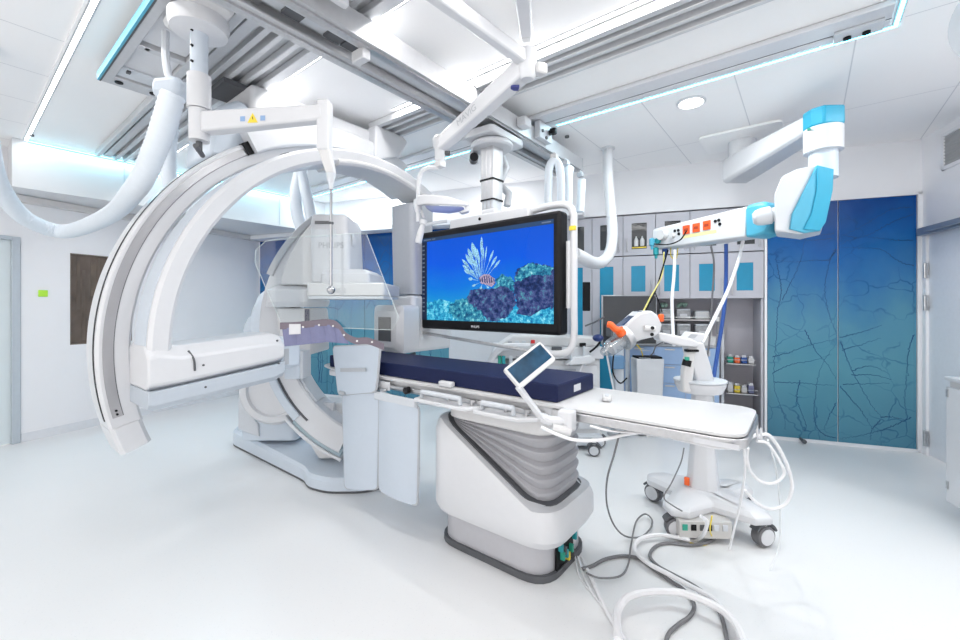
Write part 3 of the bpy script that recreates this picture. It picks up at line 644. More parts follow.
for k in range(16): b0 = .9-k*.052-(.02 if k > 6 else 0); spoly([(.018, b0), (.04, b0), (.04, b0+.016), (.018, b0+.016)], .0012).build('menu_icon', uim, scr)
for a0, a1 in ((.03, .10), (.11, .14), (.93, .985)): spoly([(a0, .972), (a1, .972), (a1, .984), (a0, .984)], .0014).build('menu_text', uim, scr)
text('lettering', 'PHILIPS', mp(.66, .033, .0004), ME, Z3, .026, white, mon, .0004)
# ================================================================ patient table
TY0, TY1 = 1.765, 2.295
tb = thing('patient_table', 'white patient table on a bulky white pedestal with grey bellows', 'table', (-1.36, 2.05, 0))
def rect(x0, x1, y0, y1, r, n=6): return rpoly([(x0, y0), (x1, y0), (x1, y1), (x0, y1)], r, n)
def rl3(P, z): return [V((p.x, p.y, z(p) if callable(z) else z)) for p in P]
b1 = rect(-1.755, -1.0, 1.805, 2.33, .16); b2 = rect(-1.735, -1.02, 1.82, 2.315, .15)
MB().loft([rl3(b1, 0.001), rl3(b1, .035)]).build('floor_gasket', dgrey, tb)
MB().loft([rl3(b2, .035), rl3(b2, .25)]).build('plinth', mat('plinth_grey', (.50, .50, .53), .35, .3), tb)
s0 = rect(-1.79, -.945, 1.765, 2.37, .17); s1 = rect(-1.77, -.965, 1.785, 2.35, .16); s2 = rect(-1.745, -.99, 1.81, 2.325, .15)
top = lambda p: .735-.36*max(0, min(1, (p.x+1.70)/.62)) + (0 if p.x < -1.1 else .0)
MB().loft([rl3(s2, .185), rl3(s1, .195), rl3(s0, .235), rl3(s0, lambda p: top(p)-.06), rl3(s1, top), rl3(s2, lambda p: top(p)+.003)]).build('pedestal_shroud', white, tb, 0, ang=28)
s3 = rect(-1.73, -1.003, 1.822, 2.312, .145)
MB().loft([rl3(s3, lambda p: top(p)-.01), rl3(s3, lambda p: top(p)+.011)]).build('shroud_seal', dgrey, tb)
# bellows: folds fan open towards the right end
nb = 5
for k in range(nb):
    f0, f1 = k/nb, (k+1)/nb
    zt = .735; lo = lambda p, f: (top(p)+.012)+(zt-(top(p)+.012))*f if top(p) < zt-.02 else zt-.03+.03*f
    a_ = rect(-1.70, -1.015, 1.84, 2.30, .14); c_ = rect(-1.685, -1.03, 1.855, 2.285, .13)
    MB().loft([rl3(c_, lambda p: lo(p, f0)), rl3(a_, lambda p: lo(p, f0+.55/nb)), rl3(a_, lambda p: lo(p, f0+.75/nb)), rl3(c_, lambda p: lo(p, f1)-.001)]).build('bellows_fold', mat('bellows_grey', (.36, .36, .385), .45), tb, 0, ang=24)
hd = rect(-1.71, -1.0, 1.83, 2.31, .13)
MB().loft([rl3(rect(-1.69, -1.02, 1.85, 2.29, .12), .734), rl3(hd, .745), rl3(hd, .815), rl3(rect(-1.69, -1.02, 1.85, 2.29, .12), .835)]).build('table_head', white2, tb, 0, ang=30)
MB().box(-2.25, -.93, 1.84, 2.26, .83, .87).build('sub_frame', lgrey, tb, .01)
MB().box(-2.85, -.86, 1.79, 2.27, .868, .91).build('slide_frame', white, tb, .008)
tp = rpoly([(-3.05, TY0+.09), (-2.75, TY0), (-.175, TY0), (-.175, TY1), (-2.75, TY1), (-3.05, TY1-.09)], [.08, .1, .09, .09, .1, .08])
tin = rpoly([(-3.04, TY0+.098), (-2.74, TY0+.01), (-.185, TY0+.01), (-.185, TY1-.01), (-2.74, TY1-.01), (-3.04, TY1-.098)], [.08, .1, .09, .09, .1, .08])
MB().loft([rl3(tin, .9105), rl3(tp, .914), rl3(tp, .926), rl3(tin, .93)]).build('tabletop', mat('tabletop_white', (.60, .60, .61), .35, noise=.01), tb)
mb = MB().loft([rl3(rpoly([(-.95, TY0-.006), (-.168, TY0-.006), (-.168, TY1+.006), (-.95, TY1+.006)], [.01, .09, .09, .01]), .872), rl3(rpoly([(-.95, TY0-.006), (-.168, TY0-.006), (-.168, TY1+.006), (-.95, TY1+.006)], [.01, .09, .09, .01]), .91)])
mb.build('edge_rail', steel, tb, .004)
MB().box(-.34, -.19, TY0-.009, TY0-.006, .876, .896).build('rating_plate', paper, tb)
MB().box(-2.28, -1.0, TY0-.012, TY0+.02, .868, .888).build('accessory_rail', steel, tb, .003)
MB().box(-2.26, -2.10, TY0-.016, TY0-.012, .85, .905).build('label_plate', white, tb, .004)
MB().cyl((-1.93, TY0-.036, .876), (-1.93, TY0-.005, .876), .022).build('lock_knob', black, tb)
# trays with grips on the near side
def gripset(x0, x1, lab):
    tr = MB().poly((0, 0, .842), X3, Y3, rpoly([(x0, TY0-.10), (x1-.06, TY0-.10), (x1+.02, TY0-.03), (x1, TY0+.0), (x0, TY0+.0)], .03), 0, .02).build('grip_tray', white, tb, .005)
    mb = MB().tube([(x0+.05, TY0-.07, .866), (x0+.05, TY0-.07, .90), (x1-.10, TY0-.07, .90), (x1-.10, TY0-.07, .866)], .013, 8, smooth=False); mb.build('grip', lgrey, tr, .0)
    for x in (x0+.03, (x0+x1)/2, x1-.05):
        MB().cyl((x, TY0-.03, .862), (x, TY0-.03, .89), .008).cyl((x, TY0-.03, .882), (x, TY0-.03, .894), .018, n=6).build('thumb_screw', steel, tr)
gripset(-1.80, -1.36, ''); gripset(-1.36, -1.02, '')
MB().box(-1.68, -1.58, TY0-.01, TY0+.028, .93, .962).build('rail_clamp', white, tb, .008)
# open cable bay in the plinth
MB().box(-1.018, -1.008, 1.93, 2.12, .03, .245).build('cable_bay', black, tb)
for k in range(9):
    y = 1.945+k*.02; z = random.uniform(.06, .2)
    MB().box(-1.007, -.985, y, y+.015, z-.02, z+.02).build('connector', (teal, green, dgrey, teal, yellow)[k % 5], tb)
# mattress
mt = thing('table_mattress', 'navy blue mattress with a white label on the patient table', 'mattress', (-1.9, 2.0, .931))
m1 = rpoly([(-2.86, 1.80), (-.938, 1.80), (-.938, 2.235), (-2.86, 2.235)], .012); m2 = rpoly([(-2.856, 1.804), (-.942, 1.804), (-.942, 2.231), (-2.856, 2.231)], .012)
MB().loft([rl3(m2, .932), rl3(m1, .936), rl3(m1, 1.013), rl3(m2, 1.018)]).build('cushion', navy, mt)
MB().box(-.9379, -.9365, 1.98, 2.06, .955, .99).build('label', paper, mt)
hset = thing('hand_switch', 'small white hand switch lying on the tabletop', 'hand switch', atz(607, 400, .931))
p = atz(607, 400, .931); Rh = Mx.Rotation(R_(-70), 4, 'Z')
MB().poly(p+V((0, 0, .002)), Rh @ X3, Rh @ Y3, rpoly([(-.05, -.024), (.05, -.02), (.05, .02), (-.05, .024)], .018), 0, .022).build('body', white2, hset, .006)
MB().cbox(p+(Rh @ V((.015, 0, .027))), .04, .02, .006, Rh).build('button', lgrey, hset, .002)
# ================================================================ lead shields hanging at the table head
def shieldpanel(name, lab, pts, y, bulge, m, top_strip=None):
    t = thing(name, lab, 'lead shield', (pts[0][0], y, pts[0][1]))
    return t
def curved(pts, y0, dep, thick, nx=10):
    """panel outline (x,z) curved gently about the vertical"""
    xs = [p[0] for p in pts]; xm = (min(xs)+max(xs))/2; hw = (max(xs)-min(xs))/2
    f = lambda x: y0-dep*(1-((x-xm)/hw)**2)
    q = []
    for i in range(len(pts)):
        a, b = V((pts[i][0], pts[i][1], 0)), V((pts[(i+1) % len(pts)][0], pts[(i+1) % len(pts)][1], 0))
        for k in range(8): q.append(a.lerp(b, k/8))
    return [V((p.x, f(p.x), p.y)) for p in q], [V((p.x, f(p.x)+thick, p.y)) for p in q]
def panelmesh(pts, y0, dep, thick):
    """columns of quads so that the face follows the curve"""
    mb = MB(); xs = sorted(p[0] for p in pts); x0, x1 = xs[0]+1e-4, xs[-1]-1e-4; xm, hw = (x0+x1)/2, (x1-x0)/2
    def zr(x):
        z = []
        for i in range(len(pts)):
            a, b = pts[i], pts[(i+1) % len(pts)]
            if abs(a[0]-b[0]) < 1e-9:
                if abs(a[0]-x) < 1e-6: z += [a[1], b[1]]
            elif min(a[0], b[0])-1e-9 <= x <= max(a[0], b[0])+1e-9: z.append(a[1]+(b[1]-a[1])*(x-a[0])/(b[0]-a[0]))
        return min(z), max(z)
    n = 26; rings = []
    for i in range(n+1):
        x = x0+(x1-x0)*i/n; lo, hi = zr(x); y = y0-dep*(1-((x-xm)/hw)**2)
        rings.append([V((x, y, lo)), V((x, y, hi)), V((x, y+thick, hi)), V((x, y+thick, lo))])
    return mb.loft(rings)
sk = thing('table_shield', 'pale blue grey lead shield hanging from the table side at its head', 'lead shield', (-2.25, 1.74, .85))
pale = mat('shield_pale_blue', (.52, .58, .655), .4, noise=.015)
def withedge(nm, pts, y0, dep, parent):
    q = [(p.x, p.y) for p in rpoly(pts, .035, 4)]
    o = panelmesh(q, y0, dep, .014).build(nm, pale, parent, 0)
    xs = [p[0] for p in q]; xm = (min(xs)+max(xs))/2; hw = (max(xs)-min(xs))/2
    MB().tube([(x, y0-dep*(1-((x-xm)/hw)**2)+.007, z) for x, z in q], .008, 6, smooth=False, closed=True).build('rubber_edge', grey, o)
    return o
withedge('lower_panel', [(-2.60, .80), (-2.55, .12), (-2.20, .20), (-2.19, .84)], 1.735, .03, sk)
withedge('side_panel', [(-2.185, .845), (-2.185, .205), (-1.825, .205), (-1.815, .80)], 1.73, .025, sk)
fp = withedge('upper_flap', [(-2.685, 1.10), (-2.60, .765), (-2.19, .84), (-2.155, 1.145)], 1.715, .02, sk)
MB().prism([(-2.555, 1.6915, .935), (-2.27, 1.6915, .965), (-2.27, 1.6915, .99), (-2.555, 1.6915, .96)], (0, .003, 0)).build('slot', grey, fp)
MB().box(-2.2, -1.82, 1.705, 1.725, .792, .84).build('hinge_rail', lgrey, sk, .004)
MB().box(-2.27, -2.12, 1.73, 1.7475, .845, .862).build('mount_arm', steel, sk, .004)
mb = MB().cyl((-2.57, 1.70, .79), (-2.50, 1.70, .79), .012); mb.build('hinge', steel, sk)
# ================================================================ touch console clamped to the table
tcn = thing('touch_console', 'small tilted touch screen console clamped to the near table edge', 'touch console', at(565, 425, 1.88))
tc = 1.90
c4 = [at(503.5, 369, 1.86), at(540, 341, 1.98), at(556, 352, 1.96), at(515, 382, 1.84)]
nrm = (c4[1]-c4[0]).cross(c4[3]-c4[0]).normalized()
if nrm.y > 0: nrm = -nrm
e1 = (c4[1]-c4[0]).normalized(); e2 = nrm.cross(e1).normalized()
if e2.z > 0: e2 = -e2
wd_ = (c4[1]-c4[0]).length; hh = .115
o0 = c4[0]
bd = MB(); q = rpoly([(0, 0), (wd_, 0), (wd_, hh), (0, hh)], .015)
bd.loft([[o0+e1*p.x+e2*p.y for p in q], [o0+e1*p.x+e2*p.y-nrm*.022 for p in q]]).build('screen_housing', white2, tcn, .004)
MB().loft([[o0+e1*p[0]+e2*p[1]+nrm*.0006 for p in [(.012, .012), (wd_-.012, .012), (wd_-.012, hh-.022), (.012, hh-.022)]], [o0+e1*p[0]+e2*p[1]+nrm*.0012 for p in [(.012, .012), (wd_-.012, .012), (wd_-.012, hh-.022), (.012, hh-.022)]]]).build('touch_screen', mat('console_screen', (.012, .05, .10), .25, spec=.15, emit=.55, noise=.6, scale=14), tcn)
pc = o0+e1*(wd_*.4)+e2*(hh*.9)-nrm*.03
MB().loft([[p+V((s*a, 0, 0))+V((0, t, 0)) for s, t in ((-1, -.008), (1, -.008), (1, .008), (-1, .008))] for p, a in ((pc, .012), (at(518, 388, 1.84), .013), (at(543, 420, 1.85), .016))]).build('arm', white, tcn, .004)
MB().loft([[p+V((s*a, 0, 0))+V((0, t, 0)) for s, t in ((-1, -.008), (1, -.008), (1, .008), (-1, .008))] for p, a in ((at(517, 381, 1.86), .006), (at(528, 397, 1.865), .007), (at(548, 424, 1.86), .008))]).build('arm_strut', white, tcn, .003)
MB().tube([at(540, 417, 1.86), at(552, 421, 1.86), at(572, 420, 1.86)], .022, 10).build('clamp_arm', white, tcn)
mb = MB().cbox(at(567, 420, 1.87), .07, .07, .10); mb.build('clamp_block', white, tcn, .015)
MB().cyl(at(552, 428, 1.84), at(570, 432, 1.84), .022).build('clamp_knob', white2, tcn)

# ================================================================ floor-standing C-arm behind the table head
fs = thing('floor_c_arm', 'white floor standing C-arm with a wide flat detector over the table head', 'c-arm', (-3.6, 2.1, 0))
bo = [(-4.62, 1.83), (-4.5, 1.76), (-3.12, 1.745), (-3.0, 1.70), (-2.80, 1.74), (-2.58, 1.92), (-2.50, 2.2), (-2.58, 2.5), (-2.9, 2.62), (-4.5, 2.55), (-4.62, 2.4)]
bq = rpoly(bo, .08, 4)
def inset(P, s, c): return [V((c.x+(p.x-c.x)*(1-s), c.y+(p.y-c.y)*(1-s*2.5))) for p in P]
bc_ = V((-3.55, 2.15))
MB().loft([rl3(bq, .002), rl3(bq, .018)]).build('floor_gasket', dgrey, fs)
MB().loft([rl3(bq, .018), rl3(bq, lambda p: .085+.05*max(0, min(1, (-3.0-p.x)/.8))), rl3(inset(bq, .02, bc_), lambda p: .11+.05*max(0, min(1, (-3.0-p.x)/.8)))]).build('base', bluewhite, fs, 0, ang=25)
# column
def seci(px0, px1, t0, t1, py, r=.06):
    z = at(0, py, (t0+t1)/2).z; a, b = at(px0, py, t0), at(px1, py, t0); dv = FW*(t1-t0)
    o = a; e = (b-a); L = e.length; e.normalize()
    return [V((o.x, o.y, z))+e*p.x+FW*p.y for p in rpoly([(0, 0), (L, 0), (L, t1-t0), (0, t1-t0)], r, 4)]
MB().loft([seci(239, 296, 3.78, 4.25, 433), seci(240, 294, 3.78, 4.25, 400), seci(246, 290, 3.75, 4.2, 350), seci(249, 287, 3.75, 4.2, 312), seci(256, 284, 3.8, 4.15, 296), seci(262, 280, 3.85, 4.05, 291)]).build('column', bluewhite, fs, .01)
MB().prism([at(238, 395, 3.76), at(258, 425, 3.76), at(259, 437, 3.76), at(238, 430, 3.76)], FW*.3).build('base_cover', lgrey, fs, .008)
MB().loft([seci(240, 254, 3.9, 4.1, 338, .03), seci(243, 256, 3.9, 4.1, 326, .03), seci(248, 258, 3.9, 4.1, 316, .03)]).build('cable_boss', bluewhite, fs, .01)
RC = at(276, 392, 3.6)
pv = MB().lathe(at(279, 388, 3.78), -FW, [(.01, 0), (.29, 0), (.305, .03), (.305, .1), (.28, .13), (.23, .13), (.22, .10), (.18, .10), (.01, .10)], 40).build('pivot_ring', white, fs)
# the C itself
CC = at(398, 328, 3.3)
nF = -FW; eR = RT
def cring(name, r0, r1, d0, d1, a0, a1, m, parent, ch=.012, n=50):
    # e1 x e2 = RT x Z = -FW : d grows towards the viewer
    return MB().ring(CC, RT, Z3, r0, r1, d0, d1, a0, a1, n, ch).build(name, m, parent)
carc = cring('c_arc', .86, 1.07, -.2, .06, 128, 245, white, fs)
cring('arc_rail', 1.035, 1.085, .0, .085, 127, 157, grey, carc, .006)
cring('arc_rail', 1.0, 1.06, .062, .09, 196, 222, bluewhite, carc, .006)
cring('arc_channel', 1.03, 1.10, -.12, .045, 222, 246, mat('arc_teal_grey', (.33, .42, .47), .4), carc, .006)
cring('arc_edge', 1.10, 1.125, -.12, .06, 218, 247, white, carc, .006)
cring('arc_groove', .985, 1.0, .055, .066, 200, 226, dgrey, carc, .0)
cring('inner_lining', .845, .862, -.14, .03, 165, 222, lgrey, carc, .0)
# sleeve around the arc's waist
MB().loft([seci(262, 307, 3.15, 3.62, 307), seci(262, 308, 3.12, 3.62, 302), seci(264, 306, 3.12, 3.62, 291), seci(274, 304, 3.2, 3.6, 286)]).build('sleeve_collar', white, fs, .012)
MB().loft([seci(279, 309, 3.14, 3.6, 352), seci(275, 309, 3.14, 3.6, 322), seci(274, 308, 3.16, 3.6, 308)]).build('sleeve', white2, fs, .012)
MB().loft([seci(262, 274, 3.4, 3.6, 330, .02), seci(262, 274, 3.4, 3.6, 307, .02)]).build('sleeve_recess', lgrey, fs)
MB().loft([seci(304.5, 308.5, 3.13, 3.15, 326, .002), seci(304.5, 308.5, 3.13, 3.15, 309, .002)]).build('label_strip', navy, fs)
MB().loft([seci(283, 300, 3.04, 3.16, 378, .03), seci(283, 300, 3.04, 3.16, 350, .03)]).build('motor_cover', bluewhite, fs, .01)
MB().loft([seci(299, 303, 3.05, 3.2, 377, .01), seci(299, 303, 3.05, 3.2, 350, .01)]).build('motor_trim', lgrey, fs, .004)
# tube below
MB().loft([seci(316, 356, 3.42, 3.75, 452), seci(300, 354, 3.42, 3.75, 425), seci(302, 350, 3.42, 3.75, 408), seci(304, 343, 3.45, 3.7, 400)]).build('tube_cover', white2, fs, .015)
MB().loft([seci(312, 333, 3.36, 3.419, 412, .02), seci(314, 334, 3.36, 3.419, 402, .02)]).build('tube_boss', white, fs, .006)
# upper head: body, neck, detector plate
hdq = [(279, 285), (283, 268), (290, 252), (299, 237), (310, 224), (318, 221), (318, 285)]
MB().prism([at(x, y, 3.16) for x, y in hdq], FW*.3).build('head_cover', white2, fs, .02, 3)
nk = MB().loft([seci(310, 349.5, 3.10, 3.50, 284, .05), seci(309.5, 349, 3.10, 3.5, 262, .05), seci(309, 347, 3.10, 3.5, 226, .05), seci(311, 345, 3.12, 3.48, 219, .05)]).build('detector_neck', white, fs, .01)
MB().cyl(at(349, 241, 3.22), at(353, 241, 3.24), .07, .05).build('neck_knob', white, nk)
text('lettering', 'PHILIPS', at(331, 245.5, 3.0985), RT, Z3, .06, grey, nk, .0006)
MB().prism([at(315, 221, 3.098), at(329, 221, 3.098), at(329, 224, 3.098), at(315, 224, 3.098)], FW*-.004).build('neck_slot', dgrey, nk)
MB().loft([seci(319.5, 370, 3.06, 3.55, 286, .04), seci(319.5, 369, 3.06, 3.55, 276, .04), seci(322, 365, 3.1, 3.5, 271.5, .04)]).build('detector_mount', white, fs, .008)
dp = MB().loft([seci(305.5, 384, 2.98, 3.58, 296.5, .04), seci(305.5, 384.5, 2.98, 3.58, 285.5, .04), seci(307, 382, 3.0, 3.56, 284.6, .04)]).build('detector_plate', white2, fs, .006)
MB().loft([seci(306, 383.5, 2.985, 3.57, 299.3, .04), seci(306, 383.5, 2.985, 3.57, 296.8, .04)]).build('detector_window', lgrey, fs)
# hoses rising from its head to the ceiling
hh_ = thing('corrugated_hose', 'pair of pale hoses rising behind the floor C-arm head', 'hose', at(305, 220, 3.7))
MB().corr([at(303, 232, 3.7), at(297, 212, 3.75), at(296, 195, 3.8), at(299, 178, 3.85), at(302, 168, 3.9)], .055, pitch=.03, amp=.02).build('hose', hosem, hh_)
MB().corr([at(312, 222, 3.7), at(309, 205, 3.75), at(305, 188, 3.8), at(301, 174, 3.86)], .05, pitch=.03, amp=.02).build('hose', hosem, hh_)

# ================================================================ ceiling shield: frame, column, arm, clear pane
fr = thing('ceiling_carriage', 'grey framed carriage box under the ceiling at the top left', 'carriage', (-2.9, .77, 2.85))
FZ = 2.835
mb = MB().box(-3.56, -2.0, .615, .66, FZ, FZ+.045).box(-3.56, -2.0, .88, .925, FZ, FZ+.045).box(-3.56, -3.43, .66, .88, FZ, FZ+.045).box(-2.95, -2.9, .66, .88, FZ, FZ+.045)
mb.build('frame', alu, fr, .003)
MB().box(-3.56, -2.0, .607, .6145, FZ-.002, FZ+.05).build('side_trim', dgrey, fr)
MB().box(-3.56, -2.0, .595, .6065, FZ, FZ+.05).build('cyan_lit_edge', cyanp, fr)  # cyan colour paints the blue light along the carriage edge
MB().box(-3.42, -2.96, .662, .878, FZ+.025, FZ+.04).build('cover_panel', white, fr, .004)
MB().box(-3.42, -3.28, .662, .878, FZ+.012, FZ+.0245).build('cross_bar', lgrey, fr, .003)
for x, y in ((-3.49, .69), (-3.49, .87)): MB().cyl((x, y, FZ-.006), (x, y, FZ-.0002), .022).build('bumper', black, fr)
for x, y in ((-3.31, .70), (-3.31, .85), (-2.92, .70)): MB().cbox((x, y, FZ+.006), .03, .02, .012).build('catch', dgrey, fr)
MB().box(-2.88, -2.02, .665, .875, FZ+.02, FZ+.045).build('cover_panel', white, fr, .004)
sh = thing('shield_support', 'white jointed ceiling arm with warning sign, holding a clear shield', 'ceiling arm', (-2.34, .76, 2.83))
SX, SY = -2.34, .765
mb = MB().poly((SX, SY, 2.795), X3, Y3, rpoly([(-.22, -.10), (.2, -.10), (.2, .10), (-.22, .10)], .06), 0, .04); mb.build('ceiling_plate', white2, sh, .02)
MB().lathe((SX, SY, 2.72), Z3, [(.055, 0), (.12, .012), (.13, .05), (.13, .075)], 32).build('ceiling_bell', white, sh)
MB().cyl((SX, SY, 2.47), (SX, SY, 2.75), .038, n=24).build('column', bluewhite, sh)
MB().cyl((SX, SY, 2.355), (SX, SY, 2.52), .051, n=24).build('column', white, sh)
MB().cyl((SX, SY, 2.20), (SX, SY, 2.352), .044, n=24).build('swivel', white, sh)
kn = MB().cyl((SX, SY, 2.15), (SX, SY, 2.197), .014, n=10).cyl((SX-.045, SY+.03, 2.148), (SX+.045, SY-.03, 2.16), .012, n=8); kn.build('tilt_knob', dgrey, sh)
E1 = V((-1.81, 1.115, 0)); D1 = (E1-V((SX, SY, 0))); L1 = D1.length; D1.normalize(); N1 = V((-D1.y, D1.x, 0))
for i in range(5):
    z = 2.42+i*.075; MB().cyl((SX+.018, SY-.033, z), (SX+.022, SY-.041, z), .006, n=8).build('column_screw', black, sh)
def bar(p, q, w0, h0, w1, h1, side): return [[c+side*(a*w)+V((0, 0, b*h)) for a, b in ((-.5, -.5), (.5, -.5), (.5, .5), (-.5, .5))] for c, w, h in ((p, w0, h0), (q, w1, h1))]
am = MB().loft(bar(V((SX, SY, 2.285))+D1*.03, V((E1.x, E1.y, 2.31)), .075, .10, .065, .075, N1)).build('arm', white, sh, .012)
pw = V((SX, SY, 2.285))+D1*(L1*.47)-N1*.0372
MB().prism([pw-D1*.026+V((0, 0, -.02)), pw+D1*.026+V((0, 0, -.02)), pw+V((0, 0, .026))], -N1*.0008).build('warning_sign', yellow, am)
MB().prism([pw-N1*.001+V((-.002, 0, -.005))-D1*.002, pw-N1*.001+V((0, 0, -.005))+D1*.004, pw-N1*.001+V((0, 0, .012))], -N1*.0004).build('warning_mark', black, am)
for s in (-1, 1): MB().prism([pw+D1*(s*.05)-D1*.012+V((0, 0, -.012)), pw+D1*(s*.05)+D1*.012+V((0, 0, -.012)), pw+D1*(s*.05)+D1*.012+V((0, 0, .012)), pw+D1*(s*.05)-D1*.012+V((0, 0, .012))], -N1*.0006).build('warning_sign', mat('sign_blue', (.25, .38, .6), .5), am)
MB().poly((E1.x, E1.y, 2.13), D1, N1, rpoly([(-.03, -.03), (.03, -.03), (.03, .03), (-.03, .03)], .012), 0, .24).build('drop_bracket', white, sh, .008)
pA = V((E1.x, E1.y, 2.15)); pB = at(331, 178, 2.0)
MB().loft([[c+D1*a*w+N1*b*w for a, b in ((-.5, -.5), (.5, -.5), (.5, .5), (-.5, .5))] for c, w in ((pA, .055), (pB+V((0, 0, .02)), .04))]).build('drop_arm', white2, sh, .006)
MB().cyl(pB+V((0, 0, .02)), pB-V((0, 0, .055)), .024, .008).build('rod_socket', lgrey, sh)
pC = at(331.5, 290, 2.0); pC.x, pC.y = pB.x, pB.y
MB().cyl(pB, pC, .0065, n=10).build('rod', chrome, sh)
MB().sphere(pC, .02, 16).build('ball_joint', chrome, sh)
MB().cbox(at(322, 222.5, 2.02), .06, .012, .012, Mx.Rotation(YAW, 4, 'Z')).cyl(at(331, 222, 2.0), at(331, 224, 2.0), .012).build('rod_clamp', dgrey, sh)
cs = thing('clear_shield', 'large clear acrylic shield with a lilac lead apron along its lower edge', 'clear shield', at(330, 325, 2.05))
so = [(300, 236.5), (366, 233), (381, 272), (399, 318), (392, 330), (345, 328), (283, 327), (270, 298), (255, 262), (256, 250), (266, 241)]
def shp(x, y): return at(x, y, 2.08)
P_ = [shp(x, y) for x, y in so]
MB().prism(P_, FW*.008).build('acrylic_pane', clear, cs)
MB().tube(P_+[P_[0]], .0015, 6, smooth=False).build('pane_edge', mat('acrylic_edge', (.55, .62, .62), .3), cs)
MB().cyl(pC+FW*.022, shp(332, 290)+FW*-.001, .012).build('pane_mount', chrome, cs)
MB().cbox(at(320, 233, 2.07), .16, .004, .04, Mx.Rotation(YAW, 4, 'Z')).build('holder_plate', clear, cs)
# apron: a mauve binding and hanging lilac strips
top_ = [(280, 326), (295, 325.5), (310, 324), (325, 322.5), (335, 324), (341, 329), (346, 336), (356, 341), (368, 341), (384, 347)]
TP = catmull([V((x, y, 0)) for x, y in top_], 4)
def bandmesh(u0, u1, d, off0, off1):
    mb = MB(); n = len(TP); rings = []
    for i in range(n):
        if u0 <= TP[i].x <= u1: rings.append([at(TP[i].x, TP[i].y+off0, d), at(TP[i].x, TP[i].y+off1(TP[i].x), d), at(TP[i].x, TP[i].y+off1(TP[i].x), d+.006), at(TP[i].x, TP[i].y+off0, d+.006)])
    return mb.loft(rings)
bandmesh(279, 385, 2.064, -3.5, lambda x: 3.4).build('apron_binding', mauve, cs)
for a, b_ in ((282, 295), (295, 309.5), (309.5, 323), (323, 334), (333, 345.5)):
    mb = MB(); n = 5; rings = []
    for i in range(n+1):
        x = a+(b_-a)*i/n; yt = min(TP, key=lambda p: abs(p.x-x)).y; yb = 346.5-(x-282)*.10 if x < 323 else 342+(x-323)*.08
        w_ = .008*math.sin(PI*i/n); rings.append([at(x, yt+2, 2.071-w_), at(x+(2.5 if x < 323 else 4), yb, 2.071-w_), at(x+(2.5 if x < 323 else 4), yb, 2.076-w_), at(x, yt+2, 2.076-w_)])
    mb.loft(rings).build('apron_strip', purple, cs)
MB().prism([at(289, 324, 2.0605), at(300.5, 324, 2.0605), at(300.5, 334, 2.0605), at(289, 334.5, 2.0605)], FW*.002).build('apron_label', paper, cs)
for x, y in ((303, 327), (319, 325), (333, 326), (344, 335), (357, 341), (372, 342)): MB().cyl(at(x, y, 2.0635), at(x, y, 2.058), .005, n=10).build('rivet', steel, cs)

# ================================================================ exam lamp on jointed arms
lm = thing('exam_lamp', 'small white exam lamp on long jointed arms before the display', 'lamp', at(525, 68, 2.4))
J = at(527, 66, 2.4); K = at(440, 146, 2.9)
def sbar(p, q, w0, w1, nm, m=white, bev=.012, asp=1.25):
    d = (q-p).normalized(); s = d.cross(Z3).normalized(); u = s.cross(d).normalized()
    return MB().loft([[c+s*(a*w*.5)+u*(b*w*.5*asp) for a, b in ((-1, -1), (1, -1), (1, 1), (-1, 1))] for c, w in ((p, w0), (q, w1))]).build(nm, m, lm, bev)
top1 = V((-1.42, .42, 2.72)); 
top1 = at(402, -30, 1.88)
sbar(top1, J+V((0, 0, .03)), .062, .062, 'upper_arm')
MB().cyl(top1-V((0, 0, .02)), V((top1.x, top1.y, 2.884)), .05).build('ceiling_post', white, lm)
MB().lathe(J+V((0, 0, -.06)), Z3, [(.035, -.02), (.05, 0), (.055, .06), (.055, .12), (.045, .15), (.02, .16)], 24).build('elbow', white, lm)
sp_ = sbar(J+(K-J)*.02, K, .095, .075, 'spring_arm')
qd = (K-J).normalized(); qs = qd.cross(Z3).normalized(); qu = qs.cross(qd)
fs_ = -1 if (qs.dot(FW) > 0) else 1
text('lettering', 'MAVIG', J+(K-J)*.60+qs*(fs_*(.0425+.0008)), -qd if (-qd).dot(RT) > 0 else qd, Z3-qd*qd.z, .06, grey, sp_)
MB().cbox(J+(K-J)*.12-V((0, 0, .062)), .05, .05, .012, Mx.Rotation(R_(40), 4, 'Z')).build('blue_tag', mat('tag_blue', (.03, .04, .22), .4), sp_, .002)
MB().cbox(J+RT*.075+V((0, 0, -.02)), .07, .06, .06, Mx.Rotation(R_(60), 4, 'Z')).build('joint_cap', white2, lm, .012)
MB().lathe(K+V((0, 0, -.02)), Z3, [(.02, -.10), (.035, -.09), (.038, 0), (.05, .02), (.052, .07), (.035, .09)], 20).build('elbow', white, lm)
MB().cyl(K+V((0, 0, -.05)), K+V((0, 0, -.05))+RT*.07, .016).build('lock_lever', dgrey, lm)
MB().box(-.03, .03, -.03, .03, -.15, -.10, Mx.Translation(K)).build('knuckle', white2, lm, .008)
t_ = 2.9
MB().tube([at(438, 168, t_), at(428, 168, t_), at(421, 173, t_), at(418.5, 184, t_), at(418, 205, t_), at(418, 222, t_)], .014, 10).build('yoke_tube', white, lm)
hd_ = MB().loft([[at(x, y0, t_-.12*s), at(x, y1, t_-.12*s), at(x, y1, t_+.16*s), at(x, y0, t_+.16*s)] for x, y0, y1, s in ((417, 196, 206, .4), (424, 194.2, 204.5, .8), (436, 194.5, 205, 1), (450, 197, 205.5, 1), (462, 201, 206, .8), (468, 203, 206.5, .5))]).build('lamp_head', white, lm, .012, 3)
MB().prism([at(425, 205.5, t_-.06), at(462, 206.5, t_-.05), at(464, 208, t_-.02), at(448, 210.5, t_), at(430, 209, t_)], FW*.1).build('lamp_lens', mat('lens_lilac', (.55, .58, .78), .2), hd_)
